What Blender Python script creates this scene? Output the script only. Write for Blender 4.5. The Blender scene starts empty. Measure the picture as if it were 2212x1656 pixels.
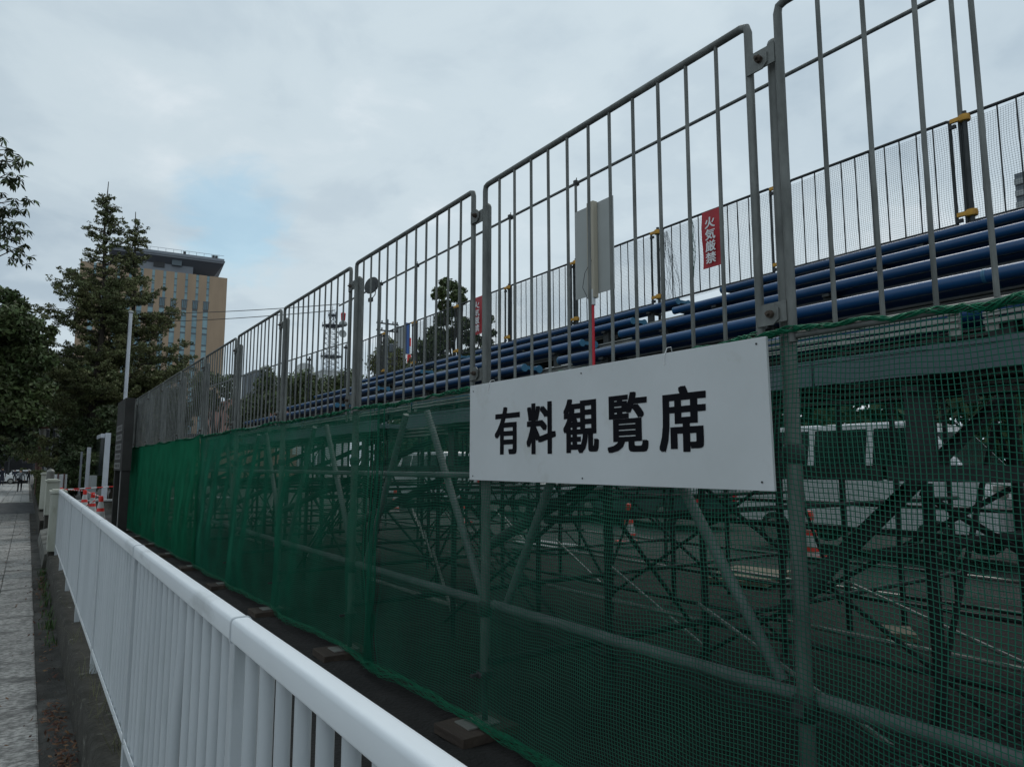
import bpy, math, random
import numpy as np
from mathutils import Vector, Matrix
R = math.radians
random.seed(7); np.random.seed(7)
S = bpy.context.scene
COL = S.collection
# ------------------------------------------------------------------ camera, light, exposure
CZ = 1.85; FPX = 1500.0; PITCH = math.atan((1007-828)/FPX)
_fw = FPX*math.cos(PITCH)+(1007-828)*math.sin(PITCH); AZ = math.atan((1105.5-60)/_fw)
cam = bpy.data.cameras.new('camera'); camo = bpy.data.objects.new('camera', cam); COL.objects.link(camo)
cam.sensor_width = 36; cam.lens = 36*FPX/2211; cam.clip_start = .02; cam.clip_end = 3000
camo.location = (0, 0, CZ); camo.rotation_euler = (R(90)+PITCH, 0, -AZ)
S.camera = camo
SUN_EL, SUN_AZ = 52, 60            # azimuth measured from +Y towards +X
w = bpy.data.worlds.new('World'); S.world = w; w.use_nodes = True
nt = w.node_tree; nt.nodes.clear(); N = nt.nodes.new; L = nt.links.new
sky = N('ShaderNodeTexSky'); sky.sky_type = 'NISHITA'; sky.sun_disc = False
sky.sun_elevation = R(SUN_EL); sky.sun_rotation = R(SUN_AZ)
bg1 = N('ShaderNodeBackground'); bg1.inputs[1].default_value = .15
tint = N('ShaderNodeMix'); tint.data_type = 'RGBA'; tint.blend_type = 'MULTIPLY'; tint.inputs[0].default_value = 1; L(sky.outputs[0], tint.inputs[6]); tint.inputs[7].default_value = (.72, 1.02, .93, 1)
L(tint.outputs[2], bg1.inputs[0])
tc = N('ShaderNodeTexCoord'); sep = N('ShaderNodeSeparateXYZ'); L(tc.outputs['Generated'], sep.inputs[0])
def M_(op, a, b=None, c=None):
    n = N('ShaderNodeMath'); n.operation = op
    for i, v in enumerate((a, b, c)):
        if v is None: continue
        if isinstance(v, (int, float)): n.inputs[i].default_value = v
        else: L(v, n.inputs[i])
    return n.outputs[0]
zc = M_('ADD', M_('MAXIMUM', sep.outputs[2], 0.0), .22)
cmb = N('ShaderNodeCombineXYZ'); L(M_('DIVIDE', sep.outputs[0], zc), cmb.inputs[0]); L(M_('DIVIDE', sep.outputs[1], zc), cmb.inputs[1]); cmb.inputs[2].default_value = 3.1
def noise(sc, det, ro, dist=0.0, vec=None):
    n = N('ShaderNodeTexNoise'); n.inputs['Scale'].default_value = sc; n.inputs['Detail'].default_value = det
    n.inputs['Roughness'].default_value = ro; n.inputs['Distortion'].default_value = dist
    L(vec or cmb.outputs[0], n.inputs['Vector']); return n.outputs[0]
def ramp(src, pts):
    r = N('ShaderNodeValToRGB'); r.color_ramp.interpolation = 'EASE'
    el = r.color_ramp.elements
    while len(el) < len(pts): el.new(.5)
    for e, (p, c) in zip(el, pts): e.position = p; e.color = (*c, 1)
    L(src, r.inputs[0]); return r.outputs[0]
n1 = noise(1.15, 7, .52, .25); n2 = noise(3.6, 6, .55, .4)
mixn = M_('ADD', M_('MULTIPLY', n1, .68), M_('MULTIPLY', n2, .32))
ccol = ramp(mixn, [(.36, (.41, .505, .585)), (.45, (.495, .59, .66)), (.53, (.56, .655, .715)), (.64, (.69, .76, .81))])
bg2 = N('ShaderNodeBackground'); L(ccol, bg2.inputs[0])
sdv = N('ShaderNodeVectorMath'); sdv.operation = 'DOT_PRODUCT'; L(tc.outputs['Generated'], sdv.inputs[0])
sdv.inputs[1].default_value = (math.sin(R(SUN_AZ))*math.cos(R(SUN_EL-22)), math.cos(R(SUN_AZ))*math.cos(R(SUN_EL-22)), math.sin(R(SUN_EL-22)))
L(M_('ADD', .965, M_('MULTIPLY', M_('MAXIMUM', sdv.outputs['Value'], 0.0), .14)), bg2.inputs[1])   # thin cloud is brighter round the veiled sun
gap = noise(5.5, 6, .6, .5)
# a break in the cloud low over the tower block
bx_ = N('ShaderNodeVectorMath'); bx_.operation = 'DISTANCE'; L(tc.outputs['Generated'], bx_.inputs[0])
bx_.inputs[1].default_value = Vector((330.3757766600363, 1532.5555620032842, 523.2872495762496)).normalized()
spot = M_('SUBTRACT', 1.0, M_('MULTIPLY', bx_.outputs['Value'], 7.0))
g1 = ramp(M_('MULTIPLY', M_('MULTIPLY', gap, 1.9), M_('MAXIMUM', spot, 0.0)), [(.30, (0, 0, 0)), (.72, (.42, .42, .42))])
mx = N('ShaderNodeMixShader'); L(g1, mx.inputs[0]); L(bg2.outputs[0], mx.inputs[1]); L(bg1.outputs[0], mx.inputs[2])
wo = N('ShaderNodeOutputWorld'); L(mx.outputs[0], wo.inputs[0])
sl = bpy.data.lights.new('sun', 'SUN'); sl.energy = .8; sl.angle = R(25); sl.color = (1, .96, .9)
so = bpy.data.objects.new('sun', sl); COL.objects.link(so)
sd = Vector((math.sin(R(SUN_AZ))*math.cos(R(SUN_EL)), math.cos(R(SUN_AZ))*math.cos(R(SUN_EL)), math.sin(R(SUN_EL))))
so.rotation_euler = sd.to_track_quat('Z', 'Y').to_euler(); so.location = (20, 10, 40)
S.view_settings.view_transform = 'Standard'; S.view_settings.look = 'None'
S.view_settings.exposure = 0; S.view_settings.gamma = 1; S.view_settings.use_curve_mapping = False
S.cycles.max_bounces = 6; S.cycles.diffuse_bounces = 3; S.cycles.glossy_bounces = 2; S.cycles.transparent_max_bounces = 8

# measured picture point -> world point on the plane Y = const (photo survey, not used at render time)
def ray(x, y):
    dx = x-1105.5; dy = 828-y
    u = dy*math.cos(PITCH)+FPX*math.sin(PITCH); q = FPX*math.cos(PITCH)-dy*math.sin(PITCH)
    return (q*math.sin(AZ)+dx*math.cos(AZ), q*math.cos(AZ)-dx*math.sin(AZ), u)
def at(x, y, Y):
    r = ray(x, y); t = Y/r[1]; return Vector((r[0]*t, Y, CZ+r[2]*t))
def atX(x, y, X):
    r = ray(x, y); t = X/r[0]; return Vector((X, r[1]*t, CZ+r[2]*t))
def gz(y):                          # level of the raised lot behind the wall
    return .52-.0075*min(max(y, 0), 24)

# ------------------------------------------------------------------ materials
def mat(name, col, rough=.7, metal=0.0, col2=None, sc=6.0, lo=.4, hi=.65, bump=0.0, bsc=60.0, stretch=None, rnd=None, detail=5, col3=None, sc3=1.5, lo3=.55, hi3=.7, coat=0, emit=None, spec=None):
    m = bpy.data.materials.new(name); m.use_nodes = True; t = m.node_tree; b = t.nodes['Principled BSDF']
    n_ = t.nodes.new; l_ = t.links.new
    b.inputs['Roughness'].default_value = rough; b.inputs['Metallic'].default_value = metal
    if spec is not None: b.inputs['Specular IOR Level'].default_value = spec
    if coat: b.inputs['Coat Weight'].default_value = coat; b.inputs['Coat Roughness'].default_value = .15
    tc = n_('ShaderNodeTexCoord'); oi_ = n_('ShaderNodeObjectInfo'); va = n_('ShaderNodeVectorMath'); va.operation = 'ADD'; l_(tc.outputs['Object'], va.inputs[0]); l_(oi_.outputs['Location'], va.inputs[1]); vec = va.outputs[0]
    if stretch:
        mp = n_('ShaderNodeMapping'); mp.inputs['Scale'].default_value = stretch; l_(vec, mp.inputs[0]); vec = mp.outputs[0]
    out = None
    def mixc(fac, a, c2):
        x = n_('ShaderNodeMix'); x.data_type = 'RGBA'
        if isinstance(fac, float): x.inputs[0].default_value = fac
        else: l_(fac, x.inputs[0])
        for i, v in ((6, a), (7, c2)):
            if isinstance(v, tuple): x.inputs[i].default_value = (*v, 1)
            else: l_(v, x.inputs[i])
        return x.outputs[2]
    cur = tuple(col)
    def nz(scale, l0, h0, det):
        nn = n_('ShaderNodeTexNoise'); nn.inputs['Scale'].default_value = scale; nn.inputs['Detail'].default_value = det; nn.inputs['Roughness'].default_value = .62
        l_(vec, nn.inputs['Vector']); mr = n_('ShaderNodeMapRange'); mr.inputs[1].default_value = l0; mr.inputs[2].default_value = h0
        l_(nn.outputs[0], mr.inputs[0]); return mr.outputs[0], nn.outputs[0]
    if col2: f, raw = nz(sc, lo, hi, detail); cur = mixc(f, cur, tuple(col2))
    if col3: f, raw = nz(sc3, lo3, hi3, 6); cur = mixc(f, cur, tuple(col3))
    if rnd:
        kind, amt = rnd
        if kind == 'obj': oi = n_('ShaderNodeObjectInfo'); rv = oi.outputs['Random']
        else: g = n_('ShaderNodeNewGeometry'); rv = g.outputs['Random Per Island']
        hs = n_('ShaderNodeHueSaturation'); mr = n_('ShaderNodeMapRange'); mr.inputs[3].default_value = 1-amt; mr.inputs[4].default_value = 1+amt
        l_(rv, mr.inputs[0]); l_(mr.outputs[0], hs.inputs['Value'])
        if kind == 'isl': 
            mr2 = n_('ShaderNodeMapRange'); mr2.inputs[3].default_value = .475; mr2.inputs[4].default_value = .52
            l_(rv, mr2.inputs[0]); l_(mr2.outputs[0], hs.inputs['Hue'])
        if isinstance(cur, tuple): hs.inputs['Color'].default_value = (*cur, 1)
        else: l_(cur, hs.inputs['Color'])
        cur = hs.outputs[0]
    if isinstance(cur, tuple): b.inputs['Base Color'].default_value = (*cur, 1)
    else: l_(cur, b.inputs['Base Color'])
    if bump:
        nn = n_('ShaderNodeTexNoise'); nn.inputs['Scale'].default_value = bsc; nn.inputs['Detail'].default_value = 6; l_(vec, nn.inputs['Vector'])
        bp = n_('ShaderNodeBump'); bp.inputs['Strength'].default_value = bump; bp.inputs['Distance'].default_value = .02
        l_(nn.outputs[0], bp.inputs['Height']); l_(bp.outputs[0], b.inputs['Normal'])
    if emit: b.inputs['Emission Color'].default_value = (*emit[0], 1); b.inputs['Emission Strength'].default_value = emit[1]
    return m
STEEL = mat('galvanised_steel', (.105, .112, .106), .58, .35, (.20, .21, .20), 11, .35, .65, .15, 90, (1, 1, .35), col3=(.11, .09, .07), sc3=2.2, lo3=.64, hi3=.8)
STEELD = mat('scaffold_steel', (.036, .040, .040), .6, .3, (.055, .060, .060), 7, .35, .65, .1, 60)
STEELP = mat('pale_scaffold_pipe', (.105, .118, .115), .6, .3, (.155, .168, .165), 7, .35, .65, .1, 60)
STEELI = mat('shaded_scaffold_steel', (.026, .030, .030), .65, .2, (.04, .045, .045), 7, spec=.3)  # near-black copy of the scaffold steel, shade under the stand put into its colour
STEELB = mat('bright_steel', (.30, .30, .28), .45, .4, (.22, .22, .20), 5, .4, .6)
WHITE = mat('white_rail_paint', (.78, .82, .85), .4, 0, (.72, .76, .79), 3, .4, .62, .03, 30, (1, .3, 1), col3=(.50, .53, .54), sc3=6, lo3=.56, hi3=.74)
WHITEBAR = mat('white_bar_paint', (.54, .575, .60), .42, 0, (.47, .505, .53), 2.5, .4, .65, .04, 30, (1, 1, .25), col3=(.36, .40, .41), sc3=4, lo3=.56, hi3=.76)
SIGNW = mat('white_sign_board', (.63, .65, .66), .5, 0, (.575, .595, .60), 1.6, .38, .66, col3=(.49, .495, .47), sc3=5, lo3=.58, hi3=.80)
BLACK = mat('black_lettering', (.008, .008, .011), .8, spec=.1)
GREEN = mat('green_net_cord', (.020, .135, .090), .7, 0, (.022, .17, .108), 3, .4, .6, spec=.2)
GREENM = mat('mid_green_net_cord', (.012, .135, .080), .7, 0, (.015, .17, .10), 3, .4, .6, spec=.2)
GREENF = mat('bright_green_net_cord', (.005, .145, .072), .7, 0, (.008, .18, .09), 3, .4, .6, spec=.2)
GREEND = mat('dark_net_cord', (.03, .045, .05), .7)
GREENL = mat('green_rope', (.008, .17, .085), .65, 0, (.006, .115, .06), 30, spec=.25)
BLUE = mat('blue_bench_plastic', (.006, .066, .185), .32, 0, (.007, .048, .13), 1.2, .4, .65, .03, 40, (1, .3, 1), col3=(.02, .065, .14), sc3=3, lo3=.58, hi3=.75, spec=.5)
BLUEL = mat('faded_blue_end', (.04, .16, .27), .4)
YELLOW = mat('yellow_clamp', (.62, .32, .03), .5, 0, (.45, .22, .03), 14)
RED = mat('red_banner', (.42, .012, .02), .55, 0, (.34, .01, .02), 4)
REDP = mat('red_pole', (.55, .008, .025), .4)
WTEXT = mat('white_print', (.78, .78, .78), .6)
CONER = mat('cone_red', (.75, .03, .02), .45)
CONEW = mat('cone_clear_white', (.55, .54, .53), .5, 0, (.46, .45, .44), 9)
CONC = mat('old_concrete', (.20, .20, .185), .9, 0, (.12, .12, .105), 4, .35, .65, .5, 45, col3=(.055, .055, .042), sc3=1.3, lo3=.45, hi3=.62)
WALLC = mat('mossy_wall_concrete', (.060, .056, .047), .95, 0, (.028, .026, .019), 6, .35, .62, 1.0, 34, col3=(.20, .195, .17), sc3=11, lo3=.61, hi3=.70)
CREAM = mat('cream_render', (.46, .47, .41), .85, 0, (.36, .37, .31), 2.5, .4, .65, .2, 50, (1, 1, .3), col3=(.17, .17, .13), sc3=3.4, lo3=.6, hi3=.76)
SOIL = mat('dark_soil', (.014, .0125, .011), .95, 0, (.025, .022, .020), 7, .35, .7, .9, 38, col3=(.012, .011, .010), sc3=1.1, lo3=.45, hi3=.6)
DIRT = mat('gutter_dirt', (.055, .052, .046), .95, 0, (.10, .098, .09), 6, .4, .68, .8, 60, col3=(.025, .024, .02), sc3=1.8, lo3=.45, hi3=.62)
PAVE = mat('paving_stone', (.41, .40, .38), .7, 0, (.165, .162, .152), 30, .42, .58, 1.0, 70, (.6, 1, 1), col3=(.085, .083, .078), sc3=3.2, lo3=.5, hi3=.66, rnd=('obj', .16))
PAVEF = mat('far_paving', (.40, .40, .385), .85, 0, (.30, .30, .29), 3, .4, .65, .3, 40)
ASPH = mat('asphalt', (.11, .115, .118), .92, 0, (.055, .056, .058), 3, .4, .65, .5, 90)
LOT = mat('lot_gravel_asphalt', (.034, .034, .033), .95, 0, (.024, .024, .023), 2, .4, .65, .5, 60)
WOOD = mat('timber_pad_wood', (.045, .032, .024), .85, 0, (.075, .056, .042), 12, .4, .65, .4, 60, (1, .15, 1))
PLY = mat('plywood', (.26, .22, .16), .8, 0, (.18, .15, .11), 5)
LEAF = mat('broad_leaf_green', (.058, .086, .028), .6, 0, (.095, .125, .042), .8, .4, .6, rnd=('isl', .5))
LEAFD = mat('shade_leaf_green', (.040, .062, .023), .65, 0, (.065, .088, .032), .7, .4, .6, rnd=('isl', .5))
NEEDLE = mat('conifer_green', (.088, .108, .040), .7, 0, (.145, .152, .058), .9, .4, .6, rnd=('isl', .5))
HEDGEM = mat('hedge_leaf', (.05, .068, .016), .6, 0, (.075, .09, .02), 1.2, .4, .6, rnd=('isl', .45))
BARK = mat('bark', (.035, .028, .022), .95, 0, (.06, .05, .04), 8, .4, .6, .6, 20, (1, 1, .2))
DEAD = mat('dead_leaves', (.085, .035, .02), .8, 0, (.15, .075, .04), 8, .4, .6, rnd=('isl', .5))
GRASS = mat('dry_grass', (.12, .12, .06), .8, rnd=('isl', .4))
WEED = mat('green_weed', (.05, .10, .025), .7, rnd=('isl', .4))
BOARD = mat('dark_signboard', (.038, .037, .035), .7, 0, (.05, .048, .046), 3, spec=.2)
BOARDT = mat('board_strip', (.22, .22, .215), .6, 0, (.13, .13, .125), 60, .45, .55, stretch=(1, 1, .3))
ALU = mat('white_aluminium', (.62, .65, .70), .4, .1, (.52, .55, .60), 2)
DGLASS = mat('dark_glass', (.015, .02, .02), .12, 0, spec=.6)
BROWN = mat('brown_painted_steel', (.11, .045, .032), .6, 0, (.075, .03, .024), 4)
DARKM = mat('dark_metal', (.03, .032, .035), .6)
BEIGE = mat('beige_tile', (.39, .285, .195), .85, 0, (.35, .255, .175), .6, .4, .6, 0, 20, (1, 1, .25), col3=(.33, .24, .165), sc3=.25, lo3=.5, hi3=.7)
GLASSB = mat('pale_blue_glass', (.26, .40, .44), .3, 0, (.17, .29, .34), .3, .4, .6)
FRAMEB = mat('window_frame_grey', (.10, .13, .15), .6)
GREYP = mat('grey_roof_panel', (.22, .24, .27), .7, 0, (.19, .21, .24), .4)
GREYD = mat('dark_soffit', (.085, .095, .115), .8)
PINK = mat('pink_render', (.36, .20, .16), .85, 0, (.30, .16, .13), .3)
WHITEB = mat('white_building', (.52, .54, .54), .85, 0, (.44, .46, .46), .3)
GREYB = mat('grey_building', (.16, .18, .20), .85, 0, (.13, .15, .17), .3)
LGREY = mat('light_grey_building', (.36, .38, .38), .85, 0, (.30, .32, .32), .3)
CARW = mat('white_car_paint', (.70, .71, .72), .25, coat=.6)
CARS = mat('silver_car_paint', (.30, .31, .32), .3, .4, coat=.5)
CARG = mat('dark_car_paint', (.03, .05, .055), .3, coat=.6)
TYRE = mat('tyre_rubber', (.02, .02, .02), .85)
SKIN = mat('skin', (.42, .25, .18), .6)
SHIRT = mat('grey_shirt', (.19, .20, .215), .85)
DRESS = mat('navy_dress', (.028, .032, .05), .85)
BLACKC = mat('black_cloth', (.012, .012, .015), .9)
HAIR = mat('black_hair', (.01, .009, .008), .7)
PALEC = mat('pale_cloth', (.34, .32, .30), .85)
REDL = mat('red_signal_lamp', (.6, .02, .03), .4, emit=((1, .05, .10), 3.0))
LAMPG = mat('lamp_glass', (.30, .29, .26), .4)
BLUES = mat('blue_sign', (.03, .10, .32), .5)
STRAW = mat('orange_plastic', (.30, .14, .03), .6, 0, (.2, .1, .03), 3)
HUT = mat('street_lamp_green_metal', (.05, .08, .08), .5)

# ------------------------------------------------------------------ mesh helpers
class MB:
    def __init__(s): s.v = []; s.f = []; s.mi = []; s.cur = 0
    def add(s, vs, fs):
        o = len(s.v); s.v += [tuple(v) for v in vs]; s.f += [tuple(i+o for i in f) for f in fs]; s.mi += [s.cur]*len(fs); return s
    def box(s, x0, x1, y0, y1, z0, z1):
        return s.add([(x0, y0, z0), (x1, y0, z0), (x1, y1, z0), (x0, y1, z0), (x0, y0, z1), (x1, y0, z1), (x1, y1, z1), (x0, y1, z1)],
                     [(0, 3, 2, 1), (4, 5, 6, 7), (0, 1, 5, 4), (1, 2, 6, 5), (2, 3, 7, 6), (3, 0, 4, 7)])
    def cbox(s, c, sx, sy, sz, rot=None):
        vs = [Vector((a*sx/2, b*sy/2, d*sz/2)) for d in (-1, 1) for a, b in ((-1, -1), (1, -1), (1, 1), (-1, 1))]
        if rot is not None: vs = [rot @ v for v in vs]
        return s.add([v+Vector(c) for v in vs], [(0, 3, 2, 1), (4, 5, 6, 7), (0, 1, 5, 4), (1, 2, 6, 5), (2, 3, 7, 6), (3, 0, 4, 7)])
    def tube(s, pts, r, n=8, cap=True, r2=None):
        pts = [Vector(p) for p in pts]; k = len(pts); o = len(s.v); fs = []
        up = None
        for i, p in enumerate(pts):
            d = (pts[min(i+1, k-1)]-pts[max(i-1, 0)]).normalized()
            if up is None: up = Vector((0, 0, 1)) if abs(d.z) < .9 else Vector((1, 0, 0))
            a = d.cross(up).normalized(); b = d.cross(a).normalized(); up = a.cross(d).normalized()*1.0
            rr = r if not isinstance(r, (list, tuple)) else r[i]
            if r2 is not None: rr = r+(r2-r)*i/max(k-1, 1)
            for j in range(n):
                t = 2*math.pi*j/n; s.v.append(tuple(p+a*math.cos(t)*rr+b*math.sin(t)*rr))
        for i in range(k-1):
            for j in range(n):
                j2 = (j+1) % n; fs.append((o+i*n+j, o+i*n+j2, o+(i+1)*n+j2, o+(i+1)*n+j))
        if cap: fs.append(tuple(o+j for j in range(n))[::-1]); fs.append(tuple(o+(k-1)*n+j for j in range(n)))
        s.f += fs; s.mi += [s.cur]*len(fs); return s
    def lathe(s, prof, c=(0, 0, 0), n=16):
        o = len(s.v)
        for r, z in prof:
            for j in range(n):
                t = 2*math.pi*j/n; s.v.append((c[0]+r*math.cos(t), c[1]+r*math.sin(t), c[2]+z))
        fs = []
        for i in range(len(prof)-1):
            for j in range(n): fs.append((o+i*n+j, o+i*n+(j+1) % n, o+(i+1)*n+(j+1) % n, o+(i+1)*n+j))
        fs.append(tuple(range(o+n-1, o-1, -1))); fs.append(tuple(range(o+(len(prof)-1)*n, o+len(prof)*n)))
        s.f += fs; s.mi += [s.cur]*len(fs); return s
    def prism(s, poly, axis, a0, a1):
        n = len(poly)
        def P(u, v, a): return {'x': (a, u, v), 'y': (u, a, v), 'z': (u, v, a)}[axis]
        vs = [P(u, v, a0) for u, v in poly]+[P(u, v, a1) for u, v in poly]
        fs = [tuple(range(n)), tuple(range(2*n-1, n-1, -1))]+[(i, n+i, n+(i+1) % n, (i+1) % n) for i in range(n)]
        return s.add(vs, fs)
    def mesh(s, name, mats, smooth=False):
        m = bpy.data.meshes.new(name); m.from_pydata(s.v, [], s.f)
        for q in (mats if isinstance(mats, (list, tuple)) else [mats]): m.materials.append(q)
        if any(s.mi): m.polygons.foreach_set('material_index', s.mi)
        bmf(m)
        if smooth: m.shade_smooth(); 
        if smooth: m.set_sharp_from_angle(angle=R(40))
        return m
def bmf(m):
    import bmesh
    b = bmesh.new(); b.from_mesh(m); bmesh.ops.recalc_face_normals(b, faces=b.faces); b.to_mesh(m); b.free(); m.update()
def link(name, me, parent=None, loc=None, rz=0):
    o = bpy.data.objects.new(name, me); COL.objects.link(o)
    if parent is not None: o.parent = parent
    if loc is not None: o.location = loc
    if rz: o.rotation_euler = (0, 0, rz)
    return o
def obj(name, mb, mats, parent=None, loc=None, smooth=False, bevel=0, rz=0):
    o = link(name, mb.mesh(name, mats, smooth), parent, loc, rz)
    if bevel:
        md = o.modifiers.new('bevel', 'BEVEL'); md.width = bevel; md.segments = 2; md.limit_method = 'ANGLE'; md.angle_limit = R(40)
    return o
def tag(o, label, cat, group=None):
    o['label'] = label; o['category'] = cat
    if group: o['group'] = group
    return o
def thing(name, label, cat, loc=(0, 0, 0), rz=0, group=None):
    o = bpy.data.objects.new(name, None); COL.objects.link(o); o.location = loc; o.rotation_euler = (0, 0, rz); o.empty_display_size = .2
    return tag(o, label, cat, group)
def struct(o, kind='structure'): o['kind'] = kind; return o
def dup(o, parent=None, loc=None, rz=None, label=None):
    c = o.copy(); COL.objects.link(c); c.parent = parent
    if loc is not None: c.location = loc
    if rz is not None: c.rotation_euler = (0, 0, rz)
    if label: c['label'] = label
    for ch in o.children: dup(ch, c)
    return c
def npmesh(name, V, F, m):
    V = np.asarray(V, np.float32); F = np.asarray(F, np.int32); me = bpy.data.meshes.new(name)
    me.vertices.add(len(V)); me.vertices.foreach_set('co', V.ravel()); k = F.shape[1]
    me.loops.add(F.size); me.loops.foreach_set('vertex_index', F.ravel())
    me.polygons.add(len(F)); me.polygons.foreach_set('loop_start', np.arange(0, F.size, k, dtype=np.int32)); me.polygons.foreach_set('loop_total', np.full(len(F), k, np.int32))
    me.materials.append(m); me.update(calc_edges=True); return me
ORD = ['nearest', 'second', 'third', 'fourth', 'fifth', 'sixth', 'seventh', 'eighth', 'ninth', 'tenth', 'eleventh', 'twelfth', 'thirteenth']

# ------------------------------------------------------------------ ground
g = MB().box(-400, 400, -60, 900, -1.1, -.13); struct(obj('ground', g, ASPH))
sw = MB().box(-2.9, .39, -8, 96, -.13, -.035); sidewalk = struct(obj('sidewalk', sw, CONC))
kb = MB()
for i in range(52): kb.box(-3.08, -2.9, -8+i*2+.01, -6+i*2-.01, -.13, .015)
struct(obj('kerb', kb, CONC, bevel=.01))
# paving stones: three nearest columns stone by stone
T = .4; base = None
def stone(dx=.19):
    mb = MB(); n = 3; h = .006; b = dx-.012
    return mb.add([(-dx, -dx, -.035), (dx, -dx, -.035), (dx, dx, -.035), (-dx, dx, -.035), (-dx, -dx, -.006), (dx, -dx, -.006), (dx, dx, -.006), (-dx, dx, -.006), (-b, -b, 0), (b, -b, 0), (b, b, 0), (-b, b, 0)],
        [(0, 1, 5, 4), (1, 2, 6, 5), (2, 3, 7, 6), (3, 0, 4, 7), (4, 5, 9, 8), (5, 6, 10, 9), (6, 7, 11, 10), (7, 4, 8, 11), (8, 9, 10, 11)])
sm = stone(.1955).mesh('paving_stone', PAVE)
for c in range(3):
    for i in range(80):
        y = 2.2+i*T
        o = link('paving_stone', sm, sidewalk, (-.012-c*T+random.uniform(-.002, .002), y, random.uniform(-.004, .003)))
        o.rotation_euler = (random.uniform(-.006, .006), random.uniform(-.006, .006), random.uniform(-.006, .006))
rest = MB()
for c in range(7):
    for i in range(-22, 85):
        y = 2.2+i*T
        if c < 3 and 0 <= i < 80: continue
        if y > 33.9: continue
        x = -.012-c*T; rest.box(x-.195, x+.195, y-.195, y+.195, -.035, random.uniform(-.004, .002))
o = obj('paving_field', rest, PAVE, sidewalk); o['kind'] = 'stuff'
rest = MB()
for c in range(7):
    for i in range(120):
        y = 45.4+i*T; x = -.012-c*T+(.0 if c > 2 else .02)
        rest.box(x-.192, x+.192, y-.196, y+.196, -.035, random.uniform(-.002, .002))
o = obj('far_paving_field', rest, PAVEF, sidewalk); o['kind'] = 'stuff'
struct(obj('driveway_crossing', MB().box(-2.9, .388, 34.1, 44.7, -.034, -.008), ASPH))
struct(obj('crossing_edge_stone', MB().box(-2.9, .388, 44.74, 45.16, -.034, .004), CREAM))
# tactile strip of raised bars curving away
tb = MB()
for i in range(70):
    y = 46+i*.55; xo = -1.05-.00022*(y-46)**2*6
    for q in range(4): tb.box(xo+q*.085, xo+q*.085+.035, y, y+.42, 0.0, .012)
o = obj('tactile_strip', tb, PAVEF); tag(o, 'raised tactile guide strip bending left along the far pavement', 'tactile paving')
# dirt strip between paving and wall (lumpy sheet)
def sheet(name, x0, x1, y0, y1, nx, ny, zf, m, kind='structure', jitter=0):
    xs = np.linspace(x0, x1, nx); ys = np.linspace(y0, y1, ny); V = []
    for y in ys:
        for x in xs: V.append((x, y, zf(x, y)))
    F = [(j*nx+i, j*nx+i+1, (j+1)*nx+i+1, (j+1)*nx+i) for j in range(ny-1) for i in range(nx-1)]
    me = npmesh(name, V, F, m); me.shade_smooth(); o = link(name, me); struct(o, kind); return o
rs = lambda x, y: math.sin(x*23+y*3.1)*math.sin(y*7.7+x*5)*.5+math.sin(y*19+x*31)*.3+math.sin(y*2.3)*.4
sheet('gutter_strip', .186, .392, -4, 34, 8, 700, lambda x, y: -.012+.008*rs(x, y)+.02*max(0, (x-.3)*8)*(.5+.5*math.sin(y*1.7)), DIRT)
# low wall under the railing
wp = [(.386, -.12), (.40, .27), (.41, .295), (.425, .302), (.62, .305), (.62, -.12)]
wm = MB()
ny = 260; vs = []; 
for j in range(ny):
    y = -4+19.4*j/(ny-1)
    for i, (x, z) in enumerate(wp):
        k = .0022*math.sin(y*3.3+i*2)+.0016*math.sin(y*9.1+i*1.3); vs.append((x+(k if i in (1, 2, 3) else 0), y, z+(k*.6 if i > 0 and i < 5 else 0)))
fs = [(j*6+i, j*6+i+1, (j+1)*6+i+1, (j+1)*6+i) for j in range(ny-1) for i in range(5)]+[tuple(range(6)), tuple((ny-1)*6+i for i in range(6))[::-1]]
wm.add(vs, fs); wall = obj('low_wall', wm, WALLC, smooth=True); tag(wall, 'low stained concrete wall carrying the white railing beside the pavement', 'wall')
# lot behind
def lotz(x, y):
    b = gz(y)
    t = min(max((x-.62)/.32, 0), 1); n = .008*math.sin(x*9+y*4)*math.sin(y*6.1-x*3)+.006*math.sin(x*21+y*13)
    return (.285+(b-.285)*(t*t*(3-2*t)))+n*(1 if x < 3 else 0)
sheet('soil_bank', .618, 8.3, -6, 24, 120, 300, lotz, SOIL)
lot = MB(); lot.add([(8.25, -40, .50), (90, -40, .50), (90, 24, .34), (8.25, 24, .34)], [(0, 1, 2, 3)])
lot.add([(.62, 24, .34), (90, 24, .34), (90, 95, .3), (.62, 95, .3)], [(0, 1, 2, 3)])
lot.add([(.62, 24, -.13), (.62, 24, .34), (.62, 95, .3), (.62, 95, -.13)], [(0, 1, 2, 3)])
struct(obj('car_park_surface', lot, LOT))

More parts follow.
